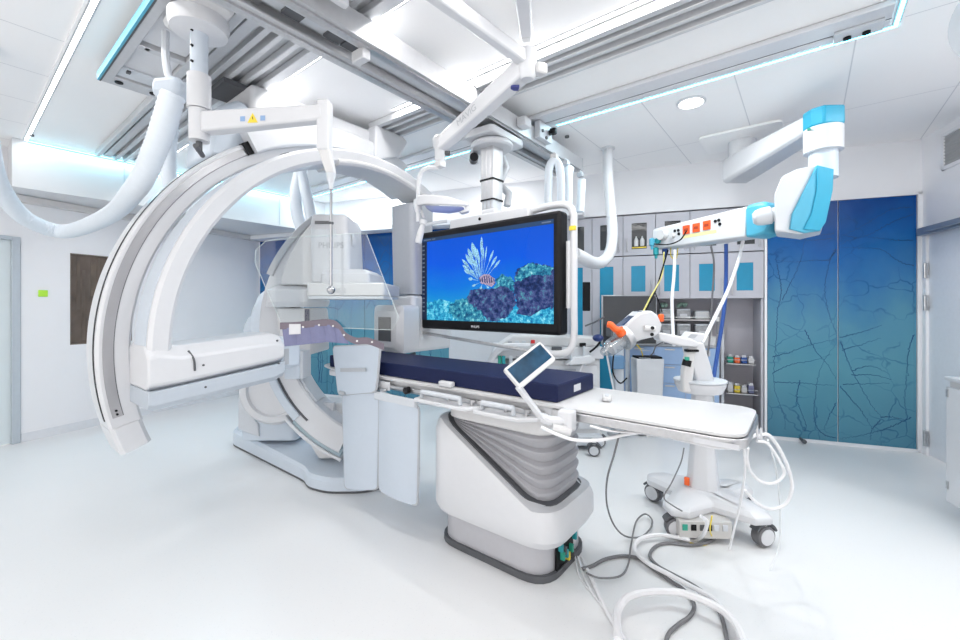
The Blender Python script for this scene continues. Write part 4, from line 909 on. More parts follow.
MB().prism([at(464, 202, t_-.05), at(470, 204, t_-.05), at(469, 211, t_-.05), at(462, 213, t_-.05), at(459, 211.5, t_-.05), at(465, 209, t_-.05)], FW*.06).build('head_hook', white, lm, .004)
MB().lathe(at(418, 204, t_), -Z3, [(.03, -.03), (.032, 0), (.026, .03), (.018, .06)], 16).build('swivel', white, lm)
MB().cyl(at(421, 210, t_), at(424, 218, t_), .01).build('catch', white2, lm)
MB().lathe(at(424, 220, t_), at(418, 243, t_)-at(424, 220, t_), [(.024, 0), (.026, .03), (.016, .035), (.018, .06), (.022, .075), (.024, .155), (.02, .165)], 18).build('sterile_grip', white, lm)
MB().tube([at(425, 225, t_), at(436, 222.5, t_), at(447, 221, t_)], .012).build('side_handle', lgrey, lm)
a2 = thing('lamp_suspension', 'white second ceiling arm meeting the lamp joint from the top edge', 'ceiling arm', at(522, 0, 2.2))
p0, p1 = at(521, -25, 1.87), J+V((0, 0, .17))
d = (p1-p0).normalized(); s = d.cross(Z3).normalized(); u = s.cross(d)
MB().loft([[c+s*(a*.036)+u*(b*.045) for a, b in ((-1, -1), (1, -1), (1, 1), (-1, 1))] for c in (p0, p0+(p1-p0)*.86)]).build('arm', white, a2, .01)
MB().cyl(p0, V((p0.x, p0.y, 2.954)), .045).build('ceiling_post', white, a2)
MB().loft([[c+s*(a*.03)+u*(b*.04) for a, b in ((-1, -1), (1, -1), (1, 1), (-1, 1))] for c in (p0+(p1-p0)*.86, p0+(p1-p0)*.985)]).build('arm_end', white2, a2, .01)

# ================================================================ ceiling supply boom
bm_ = thing('supply_boom', 'white and cyan ceiling supply boom with red sockets before the wall cabinets', 'supply boom', (-.47, 4.65, 2.955))
mp0 = V((-.48, 4.64, 2.97)); mp1 = at(821, 127, 3.0)
MB().poly((mp0.x, mp0.y, 2.945), X3, Y3, rpoly([(-.32, -.32), (.32, -.32), (.32, .2), (-.32, .2)], .06), 0, .022).build('ceiling_plate', ceilw, bm_, .004)
MB().cyl((mp0.x, mp0.y, 2.68), (mp0.x, mp0.y, 2.945), .115, n=32).build('ceiling_column', white, bm_)
zt = 2.62; aE = V((mp1.x, mp1.y, 0)); aS = V((mp0.x, mp0.y, 0)); dA = (aE-aS).normalized(); nA = V((-dA.y, dA.x, 0)); LA = (aE-aS).length
def asec(l, w, z0, z1): return [aS+dA*l+nA*a+V((0, 0, z)) for a, z in ((-w, z0+.02), (-w+.03, z0), (w-.03, z0), (w, z0+.02), (w, z1-.02), (w-.03, z1), (-w+.03, z1), (-w, z1-.02))]
ar = MB().loft([asec(-.16, .08, 2.60, 2.78), asec(-.1, .125, 2.58, 2.82), asec(.1, .125, 2.59, 2.82), asec(LA-.12, .102, 2.64, 2.785), asec(LA+.0, .102, 2.645, 2.775)]).build('boom_arm', white, bm_, .012)
MB().loft([[aS+dA*(LA+x)+nA*a+V((0, 0, z)) for a, x in ((-.112, -.03), (.112, -.03), (.112, .06), (.07, .12), (-.07, .12), (-.112, .06))] for z in (2.655, 2.785)]).build('arm_cap', cyand, bm_, .012)
MB().cbox(aS-dA*.165+V((0, 0, 2.70)), .02, .16, .10, Mx.Rotation(math.atan2(dA.y, dA.x), 4, 'Z')).build('tail_cap', cyanp, bm_, .004)
hb = V((mp1.x, mp1.y, 0)); hb = hb+dA*.02
MB().cyl((hb.x, hb.y, 2.49), (hb.x, hb.y, 2.655), .115, n=36).build('brake_drum', white, bm_)
MB().cyl((hb.x, hb.y, 2.3), (hb.x, hb.y, 2.492), .085, n=30).build('neck', bluewhite, bm_)
MB().cbox((hb.x-.08, hb.y-.10, 2.64), .02, .02, .015).build('indicator', green, bm_, .002)
hq = [(793, 168), (815, 164), (818, 164), (819, 231), (793, 234), (774, 231), (774, 194), (780, 180)]
MB().prism([at(x, y, 2.9) for x, y in [(782, 176), (797, 168.5), (816, 165), (833, 169), (832, 185), (822, 229), (800, 234), (774.5, 231), (774.5, 194)]], FW*.25+RT*.19).build('head_body', white, bm_, .012)
MB().prism([at(x, y, 2.878) for x, y in [(817.5, 165), (834, 169), (833, 190), (826, 222), (820, 231), (805, 233), (791, 229), (793, 214)]], FW*.019).build('head_panel', cyanp, bm_, .004)
MB().prism([at(x, y, 2.868) for x, y in [(817.5, 165), (834, 169), (833, 190), (826, 222), (820, 231), (804, 229), (812, 213), (817, 190)]], FW*.009).build('head_fin', cyand, bm_, .003)
bR = at(762, 219, 3.13); bL = at(652, 239, 4.05)
dB = (bL-bR).normalized(); nB = V((dB.y, -dB.x, 0)); 
if nB.dot(FW) > 0: nB = -nB
uB = V((0, 0, 1)); Lb = (bL-bR).length
def bsec(l, h0, h1, w0=.0, w1=.2): return [bR+dB*l-nB*a+uB*h for a, h in ((w0, h0), (w1, h0), (w1, h1), (w0+.02, h1), (w0, h1-.03))]
MB().loft([bsec(.12, -.115, .125), bsec(Lb, -.10, .10)]).build('service_beam', white, bm_, .012)
MB().loft([bsec(-.05, -.06, .10), bsec(-.02, -.11, .13, -.012, .21), bsec(.06, -.125, .135, -.012, .21), bsec(.12, -.12, .128, -.008, .205)]).build('beam_cap', cyanp, bm_, .015)
MB().lathe(at(756, 218, 3.06), at(776, 214, 3.0)-at(756, 218, 3.06), [(.035, -.02), (.055, .0), (.064, .04), (.064, .09), (.05, .10), (.05, .13)], 24).build('beam_joint', white, bm_)
def bp(l, h, o=.002): return bR+dB*l+nB*o+uB*h
def bpr(l0, l1, h0, h1, m, nm, o=.004): return MB().prism([bp(l0, h0, 0), bp(l1, h0, 0), bp(l1, h1, 0), bp(l0, h1, 0)], nB*o).build(nm, m, bm_, .002)
# pixel column -> distance along the beam
def bl_at(px):
    d = ray(px, 0); d2 = V((d.x, d.y)); a = V((bR.x, bR.y)); b = V((dB.x, dB.y)); det = -d2.x*b.y+d2.y*b.x
    return (d2.y*a.x-d2.x*a.y)/(d2.x*b.y-d2.y*b.x) if det else 0
for px, py in ((686.5, 229.5), (696.5, 227.5), (707, 225)):
    l = bl_at(px); d = ray(px, py); hz = CH+d.z*((bR+dB*l).x/d.x)-bR.z
    s_ = bpr(l-.034, l+.034, hz-.038, hz+.038, redor, 'red_socket', .008)
    MB().prism([bp(l-.02, hz-.012, .0082), bp(l+.02, hz-.012, .0082), bp(l+.02, hz+.012, .0082), bp(l-.02, hz+.012, .0082)], nB*.001).build('socket_hole', mat('socket_dark', (.35, .04, .01), .5), s_)
for px, py in ((675, 230.5), (678.5, 230), (679, 233.5), (715.5, 221), (719, 220), (720, 224)):
    l = bl_at(px); d = ray(px, py); hz = CH+d.z*((bR+dB*l).x/d.x)-bR.z
    MB().cyl(bp(l, hz, 0), bp(l, hz, .006), .013, n=14).build('earth_stud', black, bm_)
def bh(px, py): l = bl_at(px); d = ray(px, py); return l, CH+d.z*((bR+dB*l).x/d.x)-bR.z
l, h_ = bh(700, 234); bpr(l-.15, l+.17, h_-.012, h_+.016, mat('pale_yellow_label', (.80, .72, .35), .5), 'yellow_label', .0015)
l, h_ = bh(664, 235); MB().cyl(bp(l, h_, 0), bp(l, h_, .05), .045, n=20).build('gas_outlet', white2, bm_)
l, h_ = bh(659, 240.5); MB().cyl(bp(l, h_, 0), bp(l, h_, .03), .026, n=16).build('gas_outlet', teal, bm_)
l, h_ = bh(668, 236); MB().cyl(bp(l-.06, h_, 0), bp(l-.06, h_, .03), .022, n=16).build('gas_outlet', white2, bm_)
text('lettering', '120V', bp(bh(668, 236)[0], bh(668, 236)[1]-.0, .001), -dB, uB, .03, grey, bm_)

# ================================================================ hoses near the beams
def hose(pts, r, lab, m=hosem, pitch=.03, amp=.02, nm='corrugated_hose'):
    return tag(MB().corr(pts, r, pitch=pitch, amp=amp).build(nm, m), lab, 'hose')
hose([at(548, 208, 3.3), at(548.5, 185, 3.3), at(549, 170, 3.3), at(552, 162, 3.3), at(557, 162, 3.3), at(560, 170, 3.3), at(561, 185, 3.3), at(561, 208, 3.32)], .032, 'white hose looped under the beam end nearest the display column')
hose([at(567.5, 208, 3.5), at(568, 190, 3.5), at(568, 176, 3.52), at(569.5, 168.5, 3.55)], .04, 'white hose hanging in the middle of three under the beam end')
hose([at(580, 212, 3.75), at(581, 195, 3.75), at(582, 180, 3.75)], .036, 'thin white hose hanging from the very tip of the outer beam')
for px, py, t, lab in ((554.5, 156.5, 3.3, 'small white clip holding the looped hose under the beam'), (566, 163, 3.56, 'small pale clip above the middle hanging hose'), (580.5, 175, 3.78, 'small grey clip at the tip of the outer beam')):
    MBx = MB().cbox(at(px, py, t), .05, .05, .035).cyl(at(px, py, t), at(px, py-4, t), .012, n=10)
    tag(MBx.build('hose_clip', (white2, lgrey, grey)[0 if px < 560 else (1 if px < 570 else 2)], None, .004), lab, 'clip')
hose([V((-1.565, 4.08, 2.955)), at(608, 175, 4.15), at(610.5, 205, 4.1), at(612.5, 232, 4.0), at(610, 252, 3.85), at(602, 262, 3.6), at(592, 262.5, 3.35), at(584, 259, 3.1), at(574, 254, 2.98)], .05, 'smooth white hose from the ceiling curving to the display frame', white, .2, .0)
tag(MB().lathe((-1.565, 4.08, 2.969), -Z3, [(.01, 0), (.07, 0), (.07, .012), (.045, .02), (.01, .02)]).build('ceiling_rosette', white), 'round white ceiling rosette above the curved white hose', 'rosette')
pd = at(571, 183, 4.1)

hose([at(507, 206, 3.36), at(513, 202, 3.36), at(514, 197, 3.36), at(508, 193.5, 3.38), at(502, 194, 3.4), at(499, 188, 3.42), at(500, 176, 3.42), at(505, 170, 3.42), at(508, 163, 3.42), at(505, 156, 3.42), at(500, 153, 3.42)], .032, 'white hose coiling out behind the display column', white, .3, .0)

# ================================================================ wall cabinets
CU = [-.87, -.517, -.164, .188, .542, .902, 1.243]
NM = ['fifth', 'fourth', 'third', 'second', 'first']
def cabinet(u0, u1, z0, z1, kind, label, group, hside):
    t = thing('wall_cabinet', label, 'cabinet', wl((u0+u1)/2, VB+.17, z0), group)
    g = .003
    MB(W).box(u0+g, u1-g, VB+.022, VB+.355, z0+g, z1-g).build('body', cab, t)
    a0, a1, b0, b1 = u0+.09, u0+.245, z0+.085, z1-.115
    if kind == 'glass': a0, a1, b0, b1 = u0+.095, u0+.26, z0+.075, z1-.095
    mb = MB(W)
    for q in ((u0+g, a0, z0+g, z1-g), (a1, u1-g, z0+g, z1-g), (a0, a1, z0+g, b0), (a0, a1, b1, z1-g)): mb.box(q[0], q[1], VB, VB+.02, q[2], q[3])
    d = mb.build('door', cab, t)
    MB(W).box(a0-.004, a1+.004, VB+.008, VB+.012, b0-.004, b1+.004).build('glass', tinted if kind == 'glass' else bluegl, d)
    hx = u1-.045 if hside > 0 else u0+.045
    hz0, hz1 = (z0+.05, z0+.22) if kind != 'glass' else (z0+.05, z0+.2)
    MB(W).tube([(hx, VB-.001, hz0), (hx, VB-.028, hz0), (hx, VB-.028, hz1), (hx, VB-.001, hz1)], .006, 8, smooth=False).build('handle', steel, d)
    return t, d, (a0, a1, b0, b1)
for i in range(6):
    u0, u1 = CU[i], CU[i+1]
    where = ['partly hidden by the big display', 'right of the curved white hose', 'with white bottles behind its glass', 'over the jar shelf', 'behind the red sockets', 'nearest the right blue panels'][i]
    t, d, (a0, a1, b0, b1) = cabinet(u0, u1, 1.975, HP, 'glass', 'upper grey wall cabinet with dark glass '+where, 'upper wall cabinets', 1 if i % 2 else -1)
    if i == 2:
        mb = MB(W).box(a0+.005, a1-.005, VB+.0045, VB+.0075, b0+.01, b0+.025); mb.build('shelf_edge', yellow, d)
        for k, u in enumerate((a0+.05, a0+.115)):
            mb = MB(W).lathe((u, VB+.0, b0+.03), Z3, [(.022, 0), (.024, .01), (.024, .07), (.016, .09), (.008, .1), (.008, .115)], 14)
            tag(mb.build('bottle', white2), 'white squat bottle behind cabinet glass, '+('nearer the display' if k == 0 else 'nearer the supply boom'), 'bottle', 'bottles in the glass cabinet')
    low = i < 2
    cabinet(u0, u1, .08 if low else RZ, 1.969, 'blue', ('tall grey cabinet with long blue window ' if low else 'lower grey wall cabinet with blue window ')+['partly hidden by the big display', 'behind the dark desk monitor', 'above the contrast injector', 'with white tape across its top', 'left of the blue hose', 'nearest the right blue panels'][i], 'lower wall cabinets', 1 if i % 2 == 0 else -1)
struct(MB(W).box(-.87, 1.243, VB+.003, VB+.36, 0, .075).box(-.164, 1.243, VB+.35, VB+.359, .075, RZ).build('trim_7', mat('recess_back', (.46, .45, .50), .5)), 'grey back panel and plinth of the recess under the cabinets', 'recess panel')
struct(MB(W).box(1.22, 1.243, VB+.02, VB+.35, .076, RZ-.003).build('trim_8', cab), 'grey side panel of the recess', 'recess panel')
tp_ = MB(W).box(.63, .79, VB-.0295, VB-.028, 1.83, 1.845)
# shelf rack with jars
RV = VB+.20
rk = thing('jar_rack', 'steel wall rack with two tiers under the grey cabinets', 'rack', wl(.3, RV, 1.0))
for z in (1.005, 1.225):
    mb = MB(W).box(.04, .80, RV-.10, RV+.12, z, z+.008); mb.build('shelf', steel, rk)
    MB(W).tube([(.04, RV-.105, z+.035), (.80, RV-.105, z+.035)], .006).build('guard_rail', steel, rk)
for u in (.042, .798): MB(W).box(u-.008, u+.008, RV+.1, RV+.14, .97, 1.42).build('upright', steel, rk)
jar_m = mat('jar_grey_plastic', (.42, .43, .45), .25, noise=.3, scale=18); greenbag = mat('pale_green_bag', (.40, .60, .50), .4, noise=.5, scale=40)
def jar(u, v, z, r, h, m, label, grp, sq=True):
    t = thing('storage_jar', label, 'jar', wl(u, v, z), grp)
    if sq: q = [V((u+p.x, v+p.y, 0)) for p in rpoly([(-r, -r), (r, -r), (r, r), (-r, r)], r*.35, 3)]
    else: q = [V((u+r*math.cos(a*PI/8), v+r*math.sin(a*PI/8), 0)) for a in range(16)]
    ring = lambda s, zz: [W @ V((u+(p.x-u)*s, v+(p.y-v)*s, zz)) for p in q]
    MB().loft([ring(.92, z), ring(1, z+.01), ring(1, z+h*.82), ring(.9, z+h*.88)]).build('body', m, t)
    MB().loft([ring(.96, z+h*.885), ring(.96, z+h)]).build('lid', lgrey, t, .003)
    MB().loft([[W @ V((u-r*.5, v-r-.001, z+h*.3)), W @ V((u+r*.5, v-r-.001, z+h*.3)), W @ V((u+r*.5, v-r-.001, z+h*.55)), W @ V((u-r*.5, v-r-.001, z+h*.55))], [W @ V((u-r*.5, v-r-.002, z+h*.3)), W @ V((u+r*.5, v-r-.002, z+h*.3)), W @ V((u+r*.5, v-r-.002, z+h*.55)), W @ V((u-r*.5, v-r-.002, z+h*.55))]]).build('label', paper, t)
    return t
pos = ['first from the display side', 'second from the display side', 'third from the display side', 'fourth, beside the grey pole']
for k, u in enumerate((.13, .31, .49, .68)):
    jar(u, RV, 1.013+.0005, .075, .17, jar_m, 'square grey jar, lower tier of the jar rack, '+pos[k], 'jars on the lower tier')
for k, u in enumerate((.13, .31, .49, .68)):
    jar(u, RV, 1.233+.0005, .075, .12 if k in (1, 2) else .10, jar_m if k != 3 else white2, 'square jar, upper tier of the jar rack, '+pos[k], 'jars on the upper tier')
for k, u in enumerate((.31, .49)):
    mb = MB(W); 
    for j in range(7): mb.sphere((u+random.uniform(-.05, .05), RV+random.uniform(-.04, .04), 1.385+random.uniform(0, .025)), random.uniform(.02, .028), 10)
    tag(mb.build('green_bag', greenbag), 'crumpled pale green bag on top of a jar, '+('nearer the display' if k == 0 else 'nearer the grey pole'), 'bag', 'green bags on the jars')
# drawers and worktop under it
dr = thing('drawer_cabinet', 'light blue fronted drawer cabinet under the jar rack', 'cabinet', wl(.35, VB+.17, .08))
MB(W).box(-.155, .83, VB+.0, VB+.34, .08, .93).build('body', cab, dr)
for c_, (a, b_) in enumerate(((-.15, .17), (.175, .495), (.50, .825))):
    for z0, z1 in ((.09, .30), (.305, .515), (.52, .725), (.73, .925)):
        d = MB(W).box(a, b_, VB-.018, VB-.001, z0, z1).build('drawer', lblue, dr, .003)
        MB(W).box(a+.11, b_-.11, VB-.028, VB-.0185, z1-.035, z1-.02).build('handle', steel, d, .002)
MB(W).box(.60, .74, VB-.0195, VB-.0185, .84, .90).build('label', paper, dr)
MB(W).box(-.16, .835, VB-.025, VB+.345, .932, .955).build('worktop', grey, dr, .004)
for k, (u, w_, h_, m, lab, cat) in enumerate(((.02, .14, .16, white2, 'white supply box on the drawer worktop, nearest the display', 'box'), (.20, .15, .05, lgrey, 'low grey tray box on the drawer worktop', 'box'), (.72, .15, .10, white2, 'small white box on the drawer worktop beside the grey pole', 'box'))):
    b_ = thing('supply_box', lab, cat, wl(u, VB+.06, .956))
    MB(W).box(u-w_/2, u+w_/2, VB-.02, VB+.08, .956, .956+h_*.85).build('body', m, b_, .006); MB(W).box(u-w_/2-.003, u+w_/2+.003, VB-.023, VB+.083, .956+h_*.855, .956+h_).build('lid', m, b_, .004)
# pole with little trays right of the drawers
pl = thing('equipment_pole', 'tall grey rail pole with a white box, right of the jar rack', 'pole', wl(.875, VB+.10, .076))
MB(W).box(.855, .885, VB+.06, VB+.09, .0765, 1.46).build('pole', lgrey, pl, .004)
MB(W).box(.81, .87, VB+.02, VB+.058, 1.08, 1.42).build('controller', mat('dark_module', (.22, .22, .24), .4), pl, .006)
MB(W).box(.80, .83, VB-.0, VB+.019, 1.22, 1.27).build('knob_plate', white2, pl, .004)
SH = [(.90, 1.17, .76, 'topmost'), (.90, 1.19, .44, 'middle'), (.90, 1.18, .16, 'lowest')]
for k, (a, b_, z, nm) in enumerate(SH):
    s_ = thing('wire_basket', nm+' shallow steel basket on the right side of the recess', 'basket', wl(1.04, VB+.1, z), 'steel baskets in the recess')
    MB(W).box(a, b_, VB+.0, VB+.34, z, z+.008).build('tray', steel, s_)
    for v in (VB+.002, VB+.33): MB(W).tube([(a, v, z+.05), (b_, v, z+.05)], .004, 6).build('rim', steel, s_)
    for i in range(4):
        u = a+.045+i*.065; hh2 = random.uniform(.07, .12); m = [(green, orange, bluec, white2), (white2, yellow, white2, purple), (white2, lgrey, white2, dgrey)][k][i]
        nmz = ['first', 'second', 'third', 'fourth'][i]
        bx = thing('supply_packet', f'small {["coloured","pale","white or grey"][k]} packet in the {nm} recess basket, {nmz} from the pole', 'packet', wl(u, VB+.09, z+.009), 'packets in the '+nm+' basket')
        MB(W).box(u-.026, u+.026, VB+.05, VB+.13, z+.0088, z+.0088+hh2*.75).build('body', m, bx, .005)
        MB(W).box(u-.02, u+.02, VB+.06, VB+.12, z+.0093+hh2*.75, z+.009+hh2).build('flap', paper, bx, .004)

# dark desk monitor in front of the tall cabinet
dm = thing('desk_monitor', 'dark grey flat monitor on an arm before the tall blue window cabinet', 'monitor', at(630, 345, 4.65))
A, Bq, Cq, Dq = at(602, 295, 4.7), at(657, 294, 4.7), at(657, 341, 4.7), at(602, 345, 4.7)
zs = (A.z, Dq.z); e = (Bq-A); e.z = 0; Lm = e.length; e.normalize(); nf = V((e.y, -e.x, 0))
if nf.dot(FW) > 0: nf = -nf
def dmb(a0, a1, b0, b1, d0, d1): o = V((A.x, A.y, zs[1])); return MB().loft([[o+e*a+Z3*b+nf*d for a, b in ((a0, b0), (a1, b0), (a1, b1), (a0, b1))] for d in (d0, d1)])
HM = zs[0]-zs[1]
dmb(0, Lm, 0, HM, -.04, 0).build('housing', mat('monitor_silver', (.45, .46, .48), .35, .4), dm, .006)
dmb(.012, Lm-.012, .015, HM-.012, .0005, .002).build('screen', mat('screen_off', (.06, .062, .068), .15), dm)
dmb(Lm/2-.03, Lm/2+.03, HM/2-.05, HM/2+.05, -.10, -.041).build('mount', dgrey, dm, .005)
MB().cyl(V((A.x, A.y, .01))+e*(Lm/2)-nf*.06, V((A.x, A.y, zs[1]+HM/2))+e*(Lm/2)-nf*.06, .025).build('stand_pole', lgrey, dm)
MB().cyl(V((A.x, A.y, .002))+e*(Lm/2)-nf*.06, V((A.x, A.y, .03))+e*(Lm/2)-nf*.06, .10, n=28).build('stand_foot', lgrey, dm)

# ================================================================ anaesthesia trolley behind the display
an = thing('anaesthesia_trolley', 'white anaesthesia trolley with a curved handle behind the display and mattress', 'medical trolley', at(560, 440, 4.0))
def anb(px0, px1, py0, py1, t0, dep, m, nm, par=None, bev=.012):
    a, b_ = at(px0, py1, t0), at(px1, py0, t0); z0, z1 = a.z, b_.z; ee = RT; L = (px1-px0)*t0/FPX
    o = V((a.x, a.y, 0)); 
    return MB().loft([[o+ee*x+FW*y+Z3*z for x, y in ((0, 0), (L, 0), (L, dep), (0, dep))] for z in (z0, z1)]).build(nm, m, par or an, bev)
anb(500, 600, 360, 442, 4.1, .45, white2, 'body')
for k in range(3): d = anb(536, 597, 366+k*22, 385+k*22, 4.08, .018, white, 'drawer', None, .004); anb(556, 576, 369+k*22, 371+k*22, 4.07, .0095, grey, 'handle', d, .002)
anb(494, 604, 347, 359, 4.05, .5, white, 'worktop')
MB().prism([at(498, 346.5, 4.1), at(513, 336, 4.1), at(572, 336, 4.1), at(600, 338, 4.1), at(600, 346.5, 4.1)], FW*.3).build('hood', white2, an, .015)
for px in (508, 515, 522): anb(px, px+4, 341, 344.5, 4.09, .009, (lgrey, grey, lgrey)[int(px) % 3], 'button', None, .002)
anb(531, 535, 340, 343.5, 4.085, .014, mat('alarm_red', (.65, .03, .03), .4), 'red_button', None, .004)
MB().tube([at(493, 384, 4.0), at(490, 374, 4.0), at(491, 362, 4.0), at(496, 352, 4.0), at(505, 347, 4.0), at(530, 346.5, 4.0)], .035, 10).build('curved_handle', white, an)
for k, (px, m) in enumerate(((498, green), (502, teal), (509, lgrey), (516, grey), (523, lgrey))): anb(px, px+3.5, 356-(k < 2)*0, 374, 4.03, .04, m, 'flow_tube', None, .004)
anb(552, 562, 347, 352, 4.02, .028, dgrey, 'latch', None, .004); anb(580, 586, 343, 347, 4.02, .028, black, 'latch', None, .004)
MB().prism([at(566, 365, 3.95), at(575, 358, 3.95), at(592, 356, 3.95), at(596, 360, 3.95), at(590, 364, 3.95)], FW*.12).build('side_shelf', white, an, .006)
for px in (571, 584): MB().cyl(at(px, 366, 4.02), at(px, 346, 4.02), .012).build('pipe', lgrey, an)
MB().tube([at(583, 364, 3.99), at(580, 374, 3.99), at(586, 384, 3.99), at(592, 376, 3.99)], .008).build('hose', cord_w, an)
anb(497, 603, 436, 446, 4.0, .55, lgrey, 'chassis')
def caster(par, c, r, hd, w=.03, lab=None):
    """twin-tyred castor: c on the floor, hd heading"""
    c = V((c[0], c[1], 0)); ax = V((-math.sin(hd), math.cos(hd), 0)); ct = c+Z3*(r+.001)
    cs_ = MB().cyl(ct+Z3*r*.6+Z3*.02, ct+Z3*(r+.05), .022, n=12).build('caster', white2, par)
    MB().lathe(ct-ax*w, ax, [(r*.72, 0), (r*.95, .004), (r, w*.5), (r, w*1.5), (r*.95, 2*w-.004), (r*.72, 2*w)], 28).build('tyre', mat('tyre_grey', (.13, .13, .14), .55), cs_)
    for s in (-1, 1): MB().cyl(ct+ax*(s*w*.8), ct+ax*(s*(w+.004)), r*.74, n=24).build('hub_cap', white, cs_)
    MB().ring(ct, V((math.cos(hd), math.sin(hd), 0)), Z3, r+.006, r+.018, -w*.9, w*.9, 20, 150, 14).build('fork', dgrey, cs_)
    return cs_
for px, py in ((594, 456), (600, 447), (505, 455), (512, 446)): caster(an, atz(px, py, 0), .055, .4)

# ================================================================ contrast injector on its stand
ij = thing('contrast_injector', 'white contrast injector head with a clear syringe on a four wheeled stand', 'injector', (-.53, 3.02, 0))
cB = V((-.53, 3.02, 0))
legs = [(-.86, 3.12), (-.625, 2.715), (-.20, 2.93), (-.35, 3.33)]
def hull(sc, z, rr=.085): 
    q = []
    order = [0, 1, 2, 3]
    for i in order:
        p = V((legs[i][0], legs[i][1])); n_ = V((legs[(i+1) % 4][0], legs[(i+1) % 4][1])); c2 = V((cB.x, cB.y))
        a = (p-c2); d = a.normalized(); s_ = V((-d.y, d.x)); L = a.length*sc
        q += [c2+d*L-s_*rr*1, c2+d*(L+rr*.6), c2+d*L+s_*rr, c2+((d+(n_-c2).normalized()).normalized())*.17*sc]
    # order must run one way round
    q.sort(key=lambda p: math.atan2(p.y-c2.y, p.x-c2.x))
    return [V((p.x, p.y, z)) for p in q]
MB().loft([hull(.97, .135), hull(1.0, .15), hull(1.0, .175), hull(.9, .20, .07), hull(.35, .235, .07)]).build('base', white, ij, .008)
MB().cbox(cB+V((.02, -.22, .085)), .30, .16, .10, Mx.Rotation(.62, 4, 'Z')).build('power_unit', mat('power_unit_grey', (.55, .54, .53), .5), ij, .004)
Rp = Mx.Rotation(.62, 4, 'Z')
for k, (x, m) in enumerate(((-.12, green), (-.07, black), (-.02, dgrey), (.02, black), (.06, lgrey), (.11, lgrey))):
    MB().cbox(cB+V((.02, -.22, .09))+(Rp @ V((x, -.083, .01))), .03, .006, .035, Rp).build('socket', m, ij, .002)
for i, p in enumerate(legs): caster(ij, p, .062, (-.3, .5, .9, .2)[i])
MB().loft([[cB+V((a*w, b_*w, z)) for a, b_ in ((-.5, -1), (.5, -1), (1, -.5), (1, .5), (.5, 1), (-.5, 1), (-1, .5), (-1, -.5))] for z, w in ((.20, .10), (.30, .085), (.50, .07), (.84, .062))]).build('column', white, ij, .006, ang=50)
MB().cbox(cB+V((-.13, -.10, .60)), .07, .06, .08).build('cord_hook', dgrey, ij, .008)
MB().cbox(cB+V((-.075, -.09, .27)), .03, .02, .05).build('brake_tab', orange, ij, .004)
# dish, post, arm
MB().lathe(cB+V((-.02, .02, .825)), Z3, [(.05, 0), (.13, .01), (.15, .05), (.155, .075), (.145, .075), (.135, .055)], 32).build('dish', white, ij)
MB().lathe(cB+V((-.02, .02, .90)), Z3, [(.146, 0), (.158, .004), (.158, .014), (.146, .016)], 32).build('dish_rim', lgrey, ij)
def quadpost(pts, nm, m, bev=.012): return MB().loft([[c+RT*(a*w)+FW*(b_*w*.8) for a, b_ in ((-1, -1), (1, -1), (1, 1), (-1, 1))] for c, w in pts]).build(nm, m, ij, bev, 3)
quadpost([(at(705, 389, 2.72), .055), (at(698, 365, 2.70), .06), (at(692, 342, 2.68), .055)], 'post', white)
quadpost([(at(686, 392, 2.66), .028), (at(687, 370, 2.66), .034), (at(690, 350, 2.66), .028)], 'post_cover', white2)
MB().cyl(at(687.5, 360, 2.60), at(686, 366, 2.60), .026).build('clamp_grip', black, ij)
MB().cyl(at(687, 357, 2.59), at(687, 360, 2.59), .014).build('clamp_button', green, ij)
MB().prism([at(x, y, 2.62) for x, y in [(658, 333), (664, 333), (690, 338), (700, 343), (697, 348), (680, 346), (660, 341)]], FW*.10).build('arm', white, ij, .012, 3)
MB().prism([at(688, 349.8, 2.617), at(699, 349.8, 2.617), at(699, 352, 2.617), at(688, 352, 2.617)], FW*.05).build('arm_band', black, ij)
MB().prism([at(x, y, 2.66) for x, y in [(683, 341), (691, 332), (706, 333.5), (705, 339), (698, 347), (690, 346)]], FW*.09).build('keypad_housing', white, ij, .01)
MB().prism([at(x, y, 2.657) for x, y in [(687.5, 337.5), (691, 334), (698, 334.8), (694.5, 338.5)]], FW*.004).build('keypad_screen', grey, ij)
# head
HD = 2.58
hdm = MB().prism([at(x, y, HD) for x, y in [(620, 337), (621, 330), (632, 319), (640, 312), (652, 310.5), (658, 315), (662.5, 325), (661, 333), (655, 337), (642, 340), (630, 345)]], FW*.15).build('injector_head', white, ij, .015, 3)
MB().prism([at(619, 327, HD+.02), at(641, 311, HD+.02), at(646, 311.4, HD+.03), at(624, 327, HD+.03)], FW*.10).build('head_screen', mat('head_screen_blue', (.05, .08, .16), .15), hdm)
MB().cyl(at(644, 328, HD-.02), at(655, 329, HD-.02), .017).build('side_lever', white2, hdm)
for x, y in ((652.5, 328), (652, 334.5)): MB().cyl(at(x, y, HD-.042), at(x, y, HD-.028), .011).build('side_button', black, hdm)
MB().cbox(at(661, 318, HD+.05), .03, .05, .05).build('head_knob', orange, hdm, .01)
ax = (at(604, 352, HD-.02)-at(624, 338, HD+.02))
sy = MB().lathe(at(624, 338, HD+.0), ax, [(.07, -.0), (.07, .02), (.052, .022), (.05, ax.length*.8), (.035, ax.length*.9), (.02, ax.length*1.08)], 24).build('syringe', syr, ij)
MB().lathe(at(624, 338, HD+.0), ax, [(.072, -.03), (.078, -.01), (.078, .015), (.055, .018)], 24).build('syringe_collar', steel, ij)
MB().lathe(at(624, 338, HD+.0), ax, [(.02, .0), (.02, ax.length*.62), (.046, ax.length*.63), (.046, ax.length*.72), (.02, ax.length*.76)], 20).build('plunger', lgrey, sy)
MB().tube([at(619, 330, HD-.06), at(615, 329, HD-.07), at(611, 325, HD-.07), at(608, 324.5, HD-.06)], .02, 10).build('syringe_clip', orange, ij)
